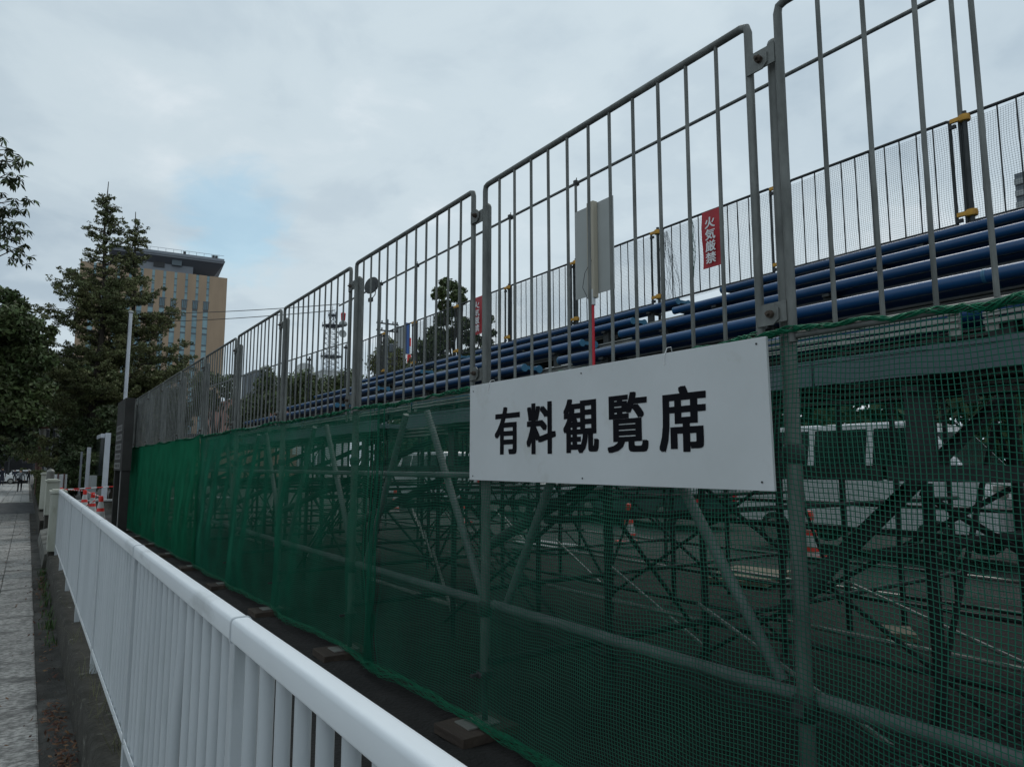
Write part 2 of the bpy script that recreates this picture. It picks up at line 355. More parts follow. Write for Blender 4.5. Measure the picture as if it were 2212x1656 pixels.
# leaf helper
def leaves(name, C, Rr, n, size, m, parent=None, asp=.5, flat=.0, zbias=0):
    """n small quads spread through ellipsoid clumps C (k,3) radii Rr (k,3)"""
    C = np.asarray(C, float); Rr = np.asarray(Rr, float); k = len(C)
    wgt = (Rr.prod(axis=1))**(2/3); idx = np.random.choice(k, n, p=wgt/wgt.sum())
    d = np.random.normal(size=(n, 3)); d /= np.linalg.norm(d, axis=1)[:, None]
    rad = np.random.uniform(.35, 1.0, n)**.6*(1+np.random.normal(0, .12, n))
    P = C[idx]+d*Rr[idx]*rad[:, None]
    a = np.random.normal(size=(n, 3)); a /= np.linalg.norm(a, axis=1)[:, None]
    b = np.random.normal(size=(n, 3)); b[:, 2] += flat; b = np.cross(a, b); b /= np.linalg.norm(b, axis=1)[:, None]
    s = size*np.random.uniform(.6, 1.3, n)[:, None]; a = a*s; b = b*s*asp
    V = np.stack([P-a, P-b*.9+a*.1, P+a, P+b*.9+a*.1], axis=1).reshape(-1, 3)
    F = np.arange(4*n).reshape(-1, 4); me = npmesh(name, V, F, m); return link(name, me, parent)

# ------------------------------------------------------------------ white railing
rail = thing('white_railing', 'long white painted steel railing with round bars on the low wall beside the pavement', 'railing', (.51, 7, .3))
SP = 2.13; Y0 = 2.04
def rr_prof(x0, x1, z0, z1, r, n=4):
    pts = []
    for cx, cz, a0 in ((x1-r, z1-r, 0), (x0+r, z1-r, 90), (x0+r, z0+r*.5, 180), (x1-r, z0+r*.5, 270)):
        q = r if a0 < 180 else r*.5
        cx2 = cx if a0 < 180 else (x0+q if a0 == 180 else x1-q)
        for i in range(n+1):
            t = R(a0+90*i/n); pts.append((cx2+q*math.cos(t), cz+q*math.sin(t)))
    return pts
def lc(o): o.location = tuple(-Vector((.51, 7, .3))+Vector(o.location)); return o
for k in range(-1, 6):
    y0 = Y0+SP*(k-0)-0; y1 = y0+SP
    if k == 5: y1 = 14.86
    mb = MB().prism(rr_prof(.483, .535, 1.378, 1.440, .014), 'y', y0+.0015, y1-.0015)
    lc(obj('top_rail', mb, WHITE, rail, (0, 0, 0), smooth=True))
    mb = MB().prism(rr_prof(.4805, .5375, 1.374, 1.4425, .0155), 'y', y1-.005, y1+.005)
    if k < 5: lc(obj('rail_joint', mb, WHITEBAR, rail, (0, 0, 0), smooth=True))
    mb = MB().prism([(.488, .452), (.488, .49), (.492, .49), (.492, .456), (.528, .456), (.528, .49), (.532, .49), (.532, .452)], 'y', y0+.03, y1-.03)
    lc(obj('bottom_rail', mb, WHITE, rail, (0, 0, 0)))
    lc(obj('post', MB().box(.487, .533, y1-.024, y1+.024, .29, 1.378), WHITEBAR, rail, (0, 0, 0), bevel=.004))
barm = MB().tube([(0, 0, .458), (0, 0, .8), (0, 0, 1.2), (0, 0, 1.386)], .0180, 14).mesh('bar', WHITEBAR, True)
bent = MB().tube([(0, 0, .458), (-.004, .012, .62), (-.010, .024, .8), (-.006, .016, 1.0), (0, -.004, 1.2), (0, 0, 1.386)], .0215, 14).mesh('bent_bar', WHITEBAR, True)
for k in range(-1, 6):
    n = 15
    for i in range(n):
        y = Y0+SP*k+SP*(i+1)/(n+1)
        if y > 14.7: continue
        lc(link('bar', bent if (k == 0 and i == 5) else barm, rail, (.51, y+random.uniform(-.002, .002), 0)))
# weeds, dead leaves, grass
def blades(name, pts, n, h, m, lean=.5, wd=.004):
    V = []; F = []
    for i in range(n):
        p = Vector(random.choice(pts))+Vector((random.gauss(0, .035), random.gauss(0, .09), 0)); d = Vector((random.uniform(-1, 1), random.uniform(-1, 1), 0)).normalized()
        hh = h*random.uniform(.4, 1.2); t = Vector((-d.y, d.x, 0))*wd; o = len(V)
        p1 = p+d*hh*lean*.35+Vector((0, 0, hh*.6)); p2 = p+d*hh*lean+Vector((0, 0, hh*random.uniform(.5, .9)))
        V += [p-t, p+t, p1+t*.7, p1-t*.7, p2]; F += [(o, o+1, o+2, o+3), (o+3, o+2, o+4, o+4)]
    mb = MB(); mb.v = [tuple(v) for v in V]; mb.f = [tuple(dict.fromkeys(f)) for f in F]; mb.mi = [0]*len(F)
    me = bpy.data.meshes.new(name); me.from_pydata(mb.v, [], mb.f); me.materials.append(m); o = link(name, me); o['kind'] = 'stuff'; return o
o = blades('dry_grass', [(.50, 4.5, .3), (.47, 5.2, .3), (.46, 6.2, .3), (.45, 7.5, .3), (.47, 9.4, .3), (.50, 5.6, .3), (.6, 2.9, .3)], 120, .22, GRASS, 1.3, .0016); tag(o, 'thin dry grass stalks growing on top of the low wall', 'grass')
o = blades('green_weeds', [(.62, 3.0+.25*i, .3) for i in range(10)]+[(.66, 1.7+.3*i, .33) for i in range(6)], 420, .24, WEED, .5, .006); tag(o, 'green weeds growing behind the bars of the white railing', 'weeds')
o = blades('gutter_weeds', [(.33, 9+i*.8, 0) for i in range(8)], 200, .16, WEED, .5, .006); tag(o, 'small green weeds along the foot of the low wall', 'weeds')
def litter(name, pts, n, size, m, label):
    V = []; F = []
    for i in range(n):
        c, sx, sy, hz = random.choice(pts); p = Vector((random.gauss(c[0], sx), random.gauss(c[1], sy), c[2]+abs(random.gauss(0, hz))+.012))
        a = Vector((random.gauss(0, 1), random.gauss(0, 1), random.gauss(0, .45))).normalized(); b = a.cross(Vector((random.gauss(0, .5), random.gauss(0, .5), 1))).normalized()
        s = size*random.uniform(.5, 1.4); o = len(V)
        V += [p-a*s, p-a*s*.2+b*s*.35, p+a*s, p-a*s*.2-b*s*.35, p+Vector((0, 0, s*.25))]
        F += [(o, o+1, o+4), (o+1, o+2, o+4), (o+2, o+3, o+4), (o+3, o, o+4)]
    me = bpy.data.meshes.new(name); me.from_pydata([tuple(v) for v in V], [], F); me.materials.append(m); o = link(name, me); o['kind'] = 'stuff'; return tag(o, label, 'leaves')
litter('fallen_leaves', [((.29, 5.95, 0), .045, .30, .02), ((.32, 5.45, 0), .04, .25, .025), ((.27, 6.4, 0), .04, .2, .01), ((.31, 5.1, 0), .04, .3, .02), ((.30, 13.1, 0), .04, .55, .05), ((.29, 12.3, 0), .05, .5, .03), ((.3, 9, 0), .05, 1.2, .005)], 520, .021, DEAD, 'brown fallen leaves heaped in the gutter at the foot of the wall')
litter('scattered_leaves', [((.1, 5+i*1.2, .004), .25, .7, .002) for i in range(22)], 170, .022, DEAD, 'single brown leaves scattered over the pavement edge')

# pillars
def pillar(x0, x1, y0, y1, z0, z1, label, zb=-.03):
    t = thing('gate_pillar', label, 'pillar', ((x0+x1)/2, (y0+y1)/2, zb), group='cream gate pillars')
    ox, oy, oz = t.location
    def b(n, mb, m, bv=.012): obj(n, mb, m, t, (-ox, -oy, -oz), bevel=bv)
    b('base', MB().box(x0+.02, x1-.02, y0+.02, y1-.02, zb, z0), WALLC)
    b('shaft', MB().box(x0, x1, y0, y1, z0+.001, z1-.07), CREAM)
    b('cap', MB().box(x0-.025, x1+.02, y0-.025, y1+.02, z1-.069, z1-.02).box(x0+.02, x1-.02, y0+.02, y1-.02, z1-.019, z1), CREAM, .008)
pillar(.375, .60, 14.88, 15.45, .36, 1.44, 'cream rendered pillar at the far end of the white railing', .2)
a = at(92, 1118, 21.5); b = at(109, 1118, 21.5)
pillar(a.x+.03, b.x+.14, 21.5, 22.6, .62, 1.52, 'cream pillar beyond the gate opening, second along the pavement', -.03)
pillar(.385, .62, 27.0, 27.6, .5, 1.66, 'slim cream pillar behind the others, in front of the hedge', -.03)
mb = MB().add([(.33, 15.5, 0), (.62, 15.5, 0), (.62, 21.45, 0), (.33, 21.45, 0), (.36, 15.5, .26), (.62, 15.5, .33), (.62, 21.45, .33), (.36, 21.45, .26)], [(0, 1, 5, 4), (1, 2, 6, 5), (2, 3, 7, 6), (3, 0, 4, 7), (4, 5, 6, 7), (0, 3, 2, 1)])
tag(obj('gate_sill', mb, CONC), 'sloping grey concrete sill across the gate opening between the pillars', 'sill')
mb = MB().box(.36, .62, 22.65, 60, -.1, .42); tag(obj('hedge_kerb_wall', mb, WALLC), 'low mossy wall continuing beyond the pillars below the hedge', 'wall')
t = thing('steel_bollard', 'round stainless steel bollard with domed lid behind the cream pillars', 'bollard', (.56, 24.5, .34))
obj('barrel', MB().lathe([(.095, 0), (.095, 1.33), (.10, 1.34), (.10, 1.36)], n=20), STEELB, t, smooth=True)
obj('lid', MB().lathe([(.10, 1.361), (.09, 1.40), (.06, 1.425), (.02, 1.435), (.02, 1.46)], n=20), STEELB, t, smooth=True)

# ------------------------------------------------------------------ grandstand
PY = [1.335+1.845*k for k in range(-1, 11)]     # bays
GS = thing('grandstand', 'temporary scaffold grandstand with rows of blue benches behind the green net', 'grandstand', (2.0, 10, .5))
GO = -Vector(GS.location)
def gp(name, mb, m, smooth=False, parent=None, bevel=0):
    if parent is None: return obj(name, mb, m, GS, GO, smooth=smooth, bevel=bevel)
    return obj(name, mb, m, parent, (0, 0, 0), smooth=smooth, bevel=bevel)
YB0, YB1 = -2.3, 18.7
postm = []
for k, y in enumerate(PY):
    z0 = gz(y)+.05
    mb = MB().tube([(2.03, y, z0+.25), (2.03, y, 3.30)], .0255, 14).lathe([(.0255, 0), (.022, .012), (.012, .02), (.003, .024)], (2.03, y, 3.30), 14)
    p = gp('front_post', mb, STEEL, True)
    gp('screw_jack', MB().tube([(2.03, y, z0), (2.03, y, z0+.30)], .017, 10).lathe([(.045, 0), (.05, .012), (.045, .03)], (2.03, y, z0+.22), 10).box(2.03-.085, 2.03-.03, y-.008, y+.008, z0+.228, z0+.242), STEELD, True, p)
    gp('base_plate', MB().box(2.03-.14, 2.03+.05, y-.07, y+.07, z0, z0+.008), STEELB, False, p, .001)
    gp('coupler', MB().lathe([(.030, 0), (.038, .01), (.038, .07), (.030, .08)], (2.03, y, 1.07), 12).box(1.985, 2.0, y-.02, y+.02, 1.09, 1.13), STEELD, True, p)
    gp('coupler', MB().lathe([(.030, 0), (.036, .01), (.036, .05), (.030, .06)], (2.03, y, 1.86), 12), STEELD, True, p)
    # timber pads
    r = random.uniform(-.05, .05); mb = MB().box(-.20, .14, -.14, .14, 0, .05)
    o = obj('timber_pad', mb, WOOD, None, (2.0+random.uniform(-.01, .02), y, gz(y)-.002), bevel=.004, rz=r)
    tag(o, f'wooden pad under a front scaffold post, {ORD[k]} one from the camera side', 'timber pad', 'timber pads under the posts')
def pipe(name, a, b, r=.0215, m=STEELD, n=10): return gp(name, MB().tube([a, b], r, n), m, True)
for k in range(len(PY)-1):
    y0, y1 = PY[k], PY[k+1]
    pipe('ledger_pipe', (2.06, y0+.03, 1.13), (2.06, y1-.03, 1.13), .0245, m=STEELP)
    if k > 1: pipe('ledger_pipe', (2.06, y0+.03, 1.80), (2.06, y1-.03, 1.80), .018, m=STEELP)
    ym = (y0+y1)/2
    if k == 0: continue
    pipe('diagonal_brace', (2.09, y1-.12, 1.15), (2.09, ym+.18, 2.2), .0215, m=STEELP)
    pipe('diagonal_brace', (2.09, y0+.12, 1.15), (2.09, ym-.12, 2.2), .0215, m=STEELP)
XR = [(4.5+.857*i, 3.0+.373*i) for i in range(-2, 4)]     # bench front edge x, top z
XC = [2.9, 3.76, 4.62, 5.48, 6.34, 7.35]
def raz(x): return 3.0+(x-4.5)*.435-.52
for k, y in enumerate(PY):
    if y > YB1: continue
    for xi, x in enumerate(XC):
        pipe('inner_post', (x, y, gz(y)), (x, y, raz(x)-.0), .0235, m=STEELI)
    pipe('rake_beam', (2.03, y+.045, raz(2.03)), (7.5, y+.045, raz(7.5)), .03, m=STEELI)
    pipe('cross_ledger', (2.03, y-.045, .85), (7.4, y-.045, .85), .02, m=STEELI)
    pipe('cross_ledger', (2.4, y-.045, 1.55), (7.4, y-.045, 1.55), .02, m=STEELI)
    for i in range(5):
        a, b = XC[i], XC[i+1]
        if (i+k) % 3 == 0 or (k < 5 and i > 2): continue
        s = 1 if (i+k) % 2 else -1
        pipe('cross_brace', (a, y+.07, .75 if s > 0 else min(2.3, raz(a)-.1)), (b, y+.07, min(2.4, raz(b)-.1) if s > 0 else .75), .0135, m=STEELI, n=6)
for k in range(len(PY)-2):
    y0, y1 = PY[k], PY[k+1]
    for xi, x in enumerate(XC):
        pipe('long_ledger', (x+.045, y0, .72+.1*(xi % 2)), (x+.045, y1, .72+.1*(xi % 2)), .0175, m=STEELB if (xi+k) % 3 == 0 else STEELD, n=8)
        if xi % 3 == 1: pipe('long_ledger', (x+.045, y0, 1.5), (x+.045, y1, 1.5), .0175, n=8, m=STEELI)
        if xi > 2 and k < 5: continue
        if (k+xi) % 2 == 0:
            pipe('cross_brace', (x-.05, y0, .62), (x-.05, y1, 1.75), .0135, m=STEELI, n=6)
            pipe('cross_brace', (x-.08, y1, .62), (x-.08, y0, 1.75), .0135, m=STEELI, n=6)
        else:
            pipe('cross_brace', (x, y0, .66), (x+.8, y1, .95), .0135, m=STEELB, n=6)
# benches, treads
aisles = [(5.62, 6.32), (11.5, 12.15)]
SLATE = mat('slate_board', (.10, .13, .145), .6, 0, (.08, .105, .12), 3)
def bench(x, z, ya, yb, parent_name='bench_board'):
    if z < 2.4: return gp('walkway_board', MB().box(x, x+.5, ya, yb-.01, z-.03, z+.01).box(x-.02, x-.001, ya, yb-.01, z-.06, z+.03).box(x-.024, x-.0, ya, yb-.01, z+.032, z+.05), SLATE)
    r = .043
    mb = MB().tube([(x+r, ya, z-r), (x+r, yb, z-r)], r, 14).tube([(x+.25, ya, z-r), (x+.25, yb, z-r)], r, 14).box(x+.05, x+.245, ya+.002, yb-.002, z-.052, z-.022)
    o = gp('bench_board', mb, BLUE, True)
    for yy, s in ((ya, -1), (yb, 1)):
        gp('end_cap', MB().tube([(x+r, yy, z-r), (x+r, yy+s*.012, z-r)], r*1.04, 14).tube([(x+.25, yy, z-r), (x+.25, yy+s*.012, z-r)], r*1.04, 14).box(x+.05, x+.245, yy+(0.001 if s > 0 else -.009), yy+(.009 if s > 0 else -.001), z-.06, z-.018), BLUEL, True, o)
    return o
ENDY = {3: 17.2, 2: 18.35, 1: 18.5, 0: 18.7, -1: 18.7, -2: 18.7}
for i, (x, z) in zip(range(-2, 4), XR):
    segs = [(YB0, aisles[0][0]+.1*(i-1.5)*-.3), (aisles[0][1], aisles[1][0]), (aisles[1][1], ENDY[i])]
    if i == 1: segs[2] = (12.3, ENDY[i])
    for (a, b) in segs:
        n = max(1, round((b-a)/3.69)); L_ = (b-a)/n
        for q in range(n): bench(x, z, a+q*L_+(.004 if q else 0), a+(q+1)*L_)
    # tread planks: ribbed steel, two per row
    for (a, b) in ((YB0, 18.6),):
        n = 6; L_ = (b-a)/n
        for q in range(n):
            for px in (x-.50, x-.235):
                ya, yb = a+q*L_+.01, a+(q+1)*L_-.01; zt = z-.40
                mb = MB().box(px, px+.24, ya, yb, zt-.006, zt).box(px, px+.012, ya, yb, zt-.05, zt-.0061).box(px+.228, px+.24, ya, yb, zt-.05, zt-.0061)
                for r_ in range(3): mb.box(px+.04+r_*.06, px+.06+r_*.06, ya, yb, zt-.03, zt-.0061)
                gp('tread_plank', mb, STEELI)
    # bright ribbed front lip of each foot board
    if i > -2:
      for q in range(11):
        ya = PY[q]+.06 if q else YB0; yb = min(PY[q+1]-.06, 18.6)
        if yb < ya: continue
        mb = MB()
        for s_ in range(3): mb.box(x-.530, x-.504, ya, yb, z-.485+s_*.032, z-.467+s_*.032)
        mb.box(x-.503, x-.499, ya, ya+.05, z-.52, z-.41).box(x-.503, x-.499, yb-.05, yb, z-.52, z-.41)
        gp('foot_board_lip', mb, STEELB)
    for q, y in enumerate(PY):
        if y > 18.6 or any(a-.05 < y < b+.05 for a, b in aisles): continue
        gp('bench_bracket', MB().box(x+.08, x+.12, y-.05, y+.05, z-.42, z-.09).box(x+.03, x+.28, y-.03, y+.03, z-.115, z-.09), STEELD)
for q in range(11):
    ya = PY[q]+.05; yb = min(PY[q+1]-.05, 18.6)
    mb = MB()
    for s_ in range(3): mb.box(3.40, 3.42, ya, yb, 2.47+s_*.032, 2.49+s_*.032)
    mb.box(3.421, 3.43, ya, ya+.05, 2.44, 2.57).box(3.421, 3.43, yb-.05, yb, 2.44, 2.57)
    gp('front_riser_slats', mb, STEELB)
# tall poles and upper rail at the back
pipe('upper_rail', (7.46, YB0, 6.70), (7.46, 20.0, 6.70), .0245, STEEL, 12)
TP = [PY[0]-.32+1.845*i for i in range(12)]
TPY = [1.015+1.92*i for i in range(-1, 11)]
TPY = [-.95, .98, 2.86, 4.9, 6.95, 8.81, 10.81, 12.75, 14.8, 16.9, 19.05]
for y in TPY:
    if 4.5 < y < 5 or 6.9 < y < 7: continue
    p = gp('tall_pole', MB().tube([(7.43, y, 3.7), (7.43, y, 6.69)], .0235, 10), STEEL, True)
    gp('coupler', MB().box(7.40, 7.49, y-.03, y+.03, 6.655, 6.735).tube([(7.45, y, 6.73), (7.45, y, 6.79)], .008, 6), STEELD, False, p)
# end railing of the stand, following the rake
sr = [(7.4, 18.9, 5.42), (6.9, 18.9, 5.23), (5.4, 18.9, 4.60), (3.6, 18.9, 3.83)]
mb = MB().tube(sr, .0175, 8); gp('end_railing', mb, STEEL, True)
for i in range(26):
    x = 7.3-i*.145; z = 5.42-(7.4-x)*.42
    gp('end_rail_bar', MB().tube([(x, 18.9, z), (x, 18.9, z-1.05)], .008, 6), STEELD, True)
for x in (7.3, 6.25, 5.0, 3.8):
    z = 5.42-(7.4-x)*.42; gp('end_rail_post', MB().tube([(x, 18.95, z-.05), (x, 18.95, z-1.6)], .0235, 8).box(x-.06, x+.06, 18.92, 18.98, z-.16, z-.11), STEELD, True)
o = gp('stair_platform', MB().box(3.0, 4.2, 18.8, 19.8, 2.6, 2.66), STEELD)

# ------------------------------------------------------------------ barred fence panels on the front edge
def barred_panel(L_, z0, z1, rt, rb, n, m, name, label, cat, group, bracket=True):
    """panel running +Y from 0 to L_, Empty at its foot"""
    t = thing(name, label, cat, (0, 0, 0), group=group); H = z1-z0; c = .03
    mb = MB().tube([(0, 0, 0), (0, 0, H-c), (0, .006, H-.008), (0, c, H)], rt, 12); obj('end_tube', mb, m, t, smooth=True)
    mb = MB().tube([(0, L_, 0), (0, L_, H-c), (0, L_-.006, H-.008), (0, L_-c, H)], rt, 12); obj('end_tube', mb, m, t, smooth=True)
    obj('top_rail', MB().tube([(0, c, H), (0, L_-c, H)], rt, 12), m, t, smooth=True)
    obj('bottom_rail', MB().tube([(0, rt, .02), (0, L_-rt, .02)], rt*.8, 10), m, t, smooth=True)
    bm_ = MB().tube([(0, 0, .03), (0, 0, H-.005)], rb, 8).mesh('bar', m, True)
    for i in range(n):
        o = link('bar', bm_, t, (0, L_*(i+1)/(n+1), 0)); o.rotation_euler = (random.uniform(-.006, .006), random.uniform(-.002, .002), 0)
    return t
ft = None
GROUPF = 'barred fence panels along the front of the grandstand'
for k in range(len(PY)-1):
    y0 = PY[k]+.075; L_ = 1.845-.075-.045
    lab = f'galvanised barred fence panel above the green net, {ORD[k]} from the right'
    if ft is None:
        ft = barred_panel(L_, 2.245, 3.405, .0145, .0075, 11, STEEL, 'fence_panel', lab, 'fence panel', GROUPF)
        for z, s in ((.995, 0), (.105, 0)):
            # plate from this panel's near tube to the post, with bolt
            p = obj('bracket_plate', MB().prism([(.0, -.035+z), (.0, .035+z), (-.062, .035+z), (-.082, .018+z), (-.082, -.018+z), (-.062, -.035+z)], 'x', -.019, -.013), STEEL, t_ := ft)
            obj('bolt', MB().tube([(-.034, -.055, z), (-.019, -.055, z)], .013, 6).tube([(-.046, -.055, z), (-.034, -.055, z)], .006, 8), WOOD, p)
            obj('far_plate', MB().box(-.011, -.005, L_+.012, L_+.10, z-.034, z+.034), STEEL, ft)
        f0 = ft; ft.location = (2.0-.012, y0, 2.245)
    else:
        dup(f0, None, (2.0-.012+random.uniform(-.003, .003), y0, 2.245+random.uniform(-.006, .006)), label=lab)

# ------------------------------------------------------------------ back railing panels with yellow clamps
GB = 'railing panels along the back of the grandstand'
b0 = None
for k in range(11):
    y0 = -2.6+1.92*k-.02; y1 = y0+1.86
    ys = [-2.8, -.87, 1.06, 2.95, 5.02, 7.05, 8.92, 10.92, 12.86, 14.9, 16.6]
    y0 = ys[k]; L_ = 1.80 if k < 10 else 1.55
    lab = f'thin barred railing panel at the back of the top row, {ORD[k]} from the right'
    if b0 is None:
        b0 = barred_panel(1.80, 4.2, 5.30, .0165, .0075, 10, STEELD, 'back_railing', lab, 'railing', GB)
        for z in (1.07, .10):
            c = obj('clamp', MB().lathe([(.028, -.035), (.05, -.03), (.055, 0), (.05, .03), (.028, .035)], (-.01, -.14, z), 12).box(-.05, -.02, -.16, -.02, z-.02, z+.02), YELLOW, b0, smooth=True)
            obj('clamp_bolt', MB().box(-.03, .0, -.06, .0, z-.07, z-.036), DARKM, c)
        obj('support_tube', MB().tube([(-.01, -.14, -.35), (-.01, -.14, 1.14)], .0225, 10), STEELD, b0, smooth=True)
        b0.location = (7.4, y0, 4.2)
    else: dup(b0, None, (7.4, y0, 4.2), label=lab)

# ------------------------------------------------------------------ nets (every cord is real)
def cordgrid(name, P, r, m, parent=None, rows=True, cols=True, rstep=1, cstep=1):
    """P: array (nu, nv, 3) surface points; draws 3-sided cords along selected rows / columns"""
    Vs = []; Fs = []; off = 0
    def run(A):           # A (nlines, npts, 3)
        nonlocal off
        nl, npt, _ = A.shape
        T_ = np.gradient(A, axis=1); T_ /= np.linalg.norm(T_, axis=2, keepdims=True)+1e-9
        ref = np.zeros_like(T_); ref[..., 0] = 1.0
        a = np.cross(T_, ref); a /= np.linalg.norm(a, axis=2, keepdims=True)+1e-9
        b = np.cross(T_, a); ring = []
        for j in range(3):
            t = 2*math.pi*j/3; ring.append(A+r*(a*math.cos(t)+b*math.sin(t)))
        V = np.stack(ring, axis=2).reshape(-1, 3)
        l = np.arange(nl)[:, None, None]; p = np.arange(npt-1)[None, :, None]; j = np.arange(3)[None, None, :]
        bse = off+l*npt*3+p*3; F = np.stack([bse+j, bse+(j+1) % 3, bse+3+(j+1) % 3, bse+3+j], axis=-1).reshape(-1, 4)
        Vs.append(V); Fs.append(F); off += len(V)
    if rows: run(P[:, ::rstep].transpose(1, 0, 2) if False else np.ascontiguousarray(P[::rstep]))
    if cols: run(np.ascontiguousarray(P.transpose(1, 0, 2)[::cstep]))
    return link(name, npmesh(name, np.concatenate(Vs), np.concatenate(Fs), m), parent)
def netP(y0, y1, cell, seed, x_off, nz=None, ztop=2.275, foldfn=None, seg=1):
    ny = int((y1-y0)/cell)+1; nzz = nz or int(1.66/cell)
    y = np.linspace(y0, y1, ny)[None, :]; v = np.linspace(0, 1, nzz)[:, None]
    u = ((y-PY[0]) / 1.845) % 1.0; bow = np.sin(np.pi*u)
    ph = seed*1.7
    g_ = .52-.0075*np.clip(y, 0, 24)
    zt = ztop-.018*bow+.006*np.sin(y*5+ph); zb = g_+.085+.012*np.sin(y*3.1+ph)-.010*bow
    z = zb+(zt-zb)*v
    z = z-.030*bow*np.sin(np.pi*v)*(1+.5*np.sin(y*1.3+ph))+.004*np.sin(y*9+v*7+ph)+.003*np.sin(y*23+v*19)
    low = np.clip(1-v, 0, 1)
    x = x_off-.055*bow*np.sin(np.pi*v)**.8*low-.035*bow*low*low-.008*np.sin(y*11+v*4+ph)*np.sin(np.pi*v)-.006*np.sin(v*14+y*3)
    x = x-.012*np.exp(-((u-0.0)/.05)**2)*0
    yy = y+.006*np.sin(v*9+y*4+ph)+.004*np.sin(v*21+y*8)
    yy = yy+.012*(v-.5)*np.sin(y*2+ph)
    yy = np.broadcast_to(yy, x.shape).copy(); z = np.broadcast_to(z, x.shape).copy(); x = x.copy()
    if foldfn: x, yy, z = foldfn(x, yy, z, y, v)
    return np.stack([x, yy, z], axis=-1)
def foldA(ys, wd, amp):
    def f(x, yy, z, y, v):
        w_ = np.exp(-((y-ys)/wd)**2)
        x = x-amp*w_*np.sin((y-ys)*75+v*1.5)*(.4+.6*(1-v))-.02*w_
        pull = np.exp(-((v-.12)/.14)**2)*np.exp(-((y-ys)/.28)**2)
        yy = yy-(y-ys)*.55*pull; z = z+.05*pull*(.5-np.abs(y-ys)*0)
        return x, yy, z
    return f
CELL = .0150
n1_ = cordgrid('safety_net', netP(-1.4, 4.50, CELL, 1, 1.985, foldfn=foldA(4.42, .10, .022)), .00150, GREEN)
tag(n1_, 'green knotted safety net over the nearest bays, behind the white sign', 'safety net', 'green safety nets hung along the stand')
n2_ = cordgrid('safety_net', netP(4.34, 10.55, CELL, 2, 1.980, foldfn=foldA(4.42, .16, .026)), .00165, GREENM)
tag(n2_, 'green safety net over the middle bays, left of the white sign', 'safety net', 'green safety nets hung along the stand')
n3_ = cordgrid('safety_net', netP(10.40, 19.9, .0165, 3, 1.970, foldfn=foldA(10.45, .10, .02)), .0022, GREENF)
tag(n3_, 'denser brighter green net over the farthest bays beside the dark signboard', 'safety net', 'green safety nets hung along the stand')
# gathered hem ropes at bottom and top: bundles of cords wound round a sagging path
def bundle(path, rad, n, r, turns, rough=.25, seed=0):
    P = np.asarray(path, float); k = len(P); s = np.linspace(0, 1, k); out = []
    rng = np.random.RandomState(seed)
    for i in range(n):
        ph = rng.uniform(0, 6.28); q = rng.uniform(.35, 1.0); tw = turns*rng.uniform(.8, 1.2)*(1 if rng.rand() < .75 else -1)
        a = ph+s*tw*6.283; rr = rad(s)*q*(1+rough*np.sin(s*turns*4+ph*3))
        Q = P.copy(); Q[:, 0] += rr*np.cos(a); Q[:, 2] += rr*np.sin(a); out.append(Q)
    A = np.stack(out); return A
def bundle_obj(name, A, r, m, parent):
    Vs = []; nl, npt, _ = A.shape
    T_ = np.gradient(A, axis=1); T_ /= np.linalg.norm(T_, axis=2, keepdims=True)+1e-9
    ref = np.zeros_like(T_); ref[..., 0] = .7; ref[..., 2] = .7
    a = np.cross(T_, ref); a /= np.linalg.norm(a, axis=2, keepdims=True)+1e-9; b = np.cross(T_, a)
    V = np.stack([A+r*(a*math.cos(2*math.pi*j/3)+b*math.sin(2*math.pi*j/3)) for j in range(3)], axis=2).reshape(-1, 3)
    l = np.arange(nl)[:, None, None]; p = np.arange(npt-1)[None, :, None]; j = np.arange(3)[None, None, :]
    bse = l*npt*3+p*3; F = np.stack([bse+j, bse+(j+1) % 3, bse+3+(j+1) % 3, bse+3+j], axis=-1).reshape(-1, 4)
    return link(name, npmesh(name, V, F, m), parent)
def hem(y0, y1, parent, seed, nn=26, rb=.030):
    k = int((y1-y0)/.012); y = np.linspace(y0, y1, k); u = ((y-PY[0])/1.845) % 1.0; bow = np.sin(np.pi*u)
    g_ = .52-.0075*np.clip(y, 0, 24)
    z = g_+.085-.006*bow+.012*np.sin(y*3.1+seed*1.7); x = 1.965-.055*bow-.012*np.sin(y*6+seed)
    A = bundle(np.stack([x, y, z], 1), lambda s: rb*(.55+.45*np.sin(np.pi*(((s*(y1-y0)+y0-PY[0])/1.845) % 1.0))), nn, .0012, (y1-y0)*1.6, seed=seed)
    bundle_obj('gathered_hem', A, .0012, GREENL, parent)
    u = ((y-PY[0])/1.845) % 1.0
    z = 2.278-.018*np.sin(np.pi*u)+.006*np.sin(y*5+seed*1.7)+.004*np.sin(y*31); x = 1.975+.004*np.sin(y*9)
    A = bundle(np.stack([x, y, z], 1), lambda s: .0115+.004*np.sin(s*(y1-y0)*7), 18, .0012, (y1-y0)*7, seed=seed+5)
    bundle_obj('head_rope', A, .0019, GREENL, parent)
hem(-1.4, 4.5, n1_, 1); hem(4.3, 10.5, n2_, 2); hem(10.4, 19.9, n3_, 3, 18, .022)
# knot gather where the first two nets meet
A = bundle(np.stack([1.955+.0*np.linspace(0, 1, 60), 4.46+.03*np.sin(np.linspace(0, 5, 60)), np.linspace(.56, .86, 60)], 1), lambda s: .008+.05*np.abs(s-.45), 40, .001, 1.2, seed=9)
A2 = A.copy(); A2[..., 0] = 1.955+(A[..., 0]-1.955)*.4; A2[..., 1] += (A[..., 0]-1.955)*1.3
bundle_obj('seam_gather', A2, .0013, GREENL, n1_)
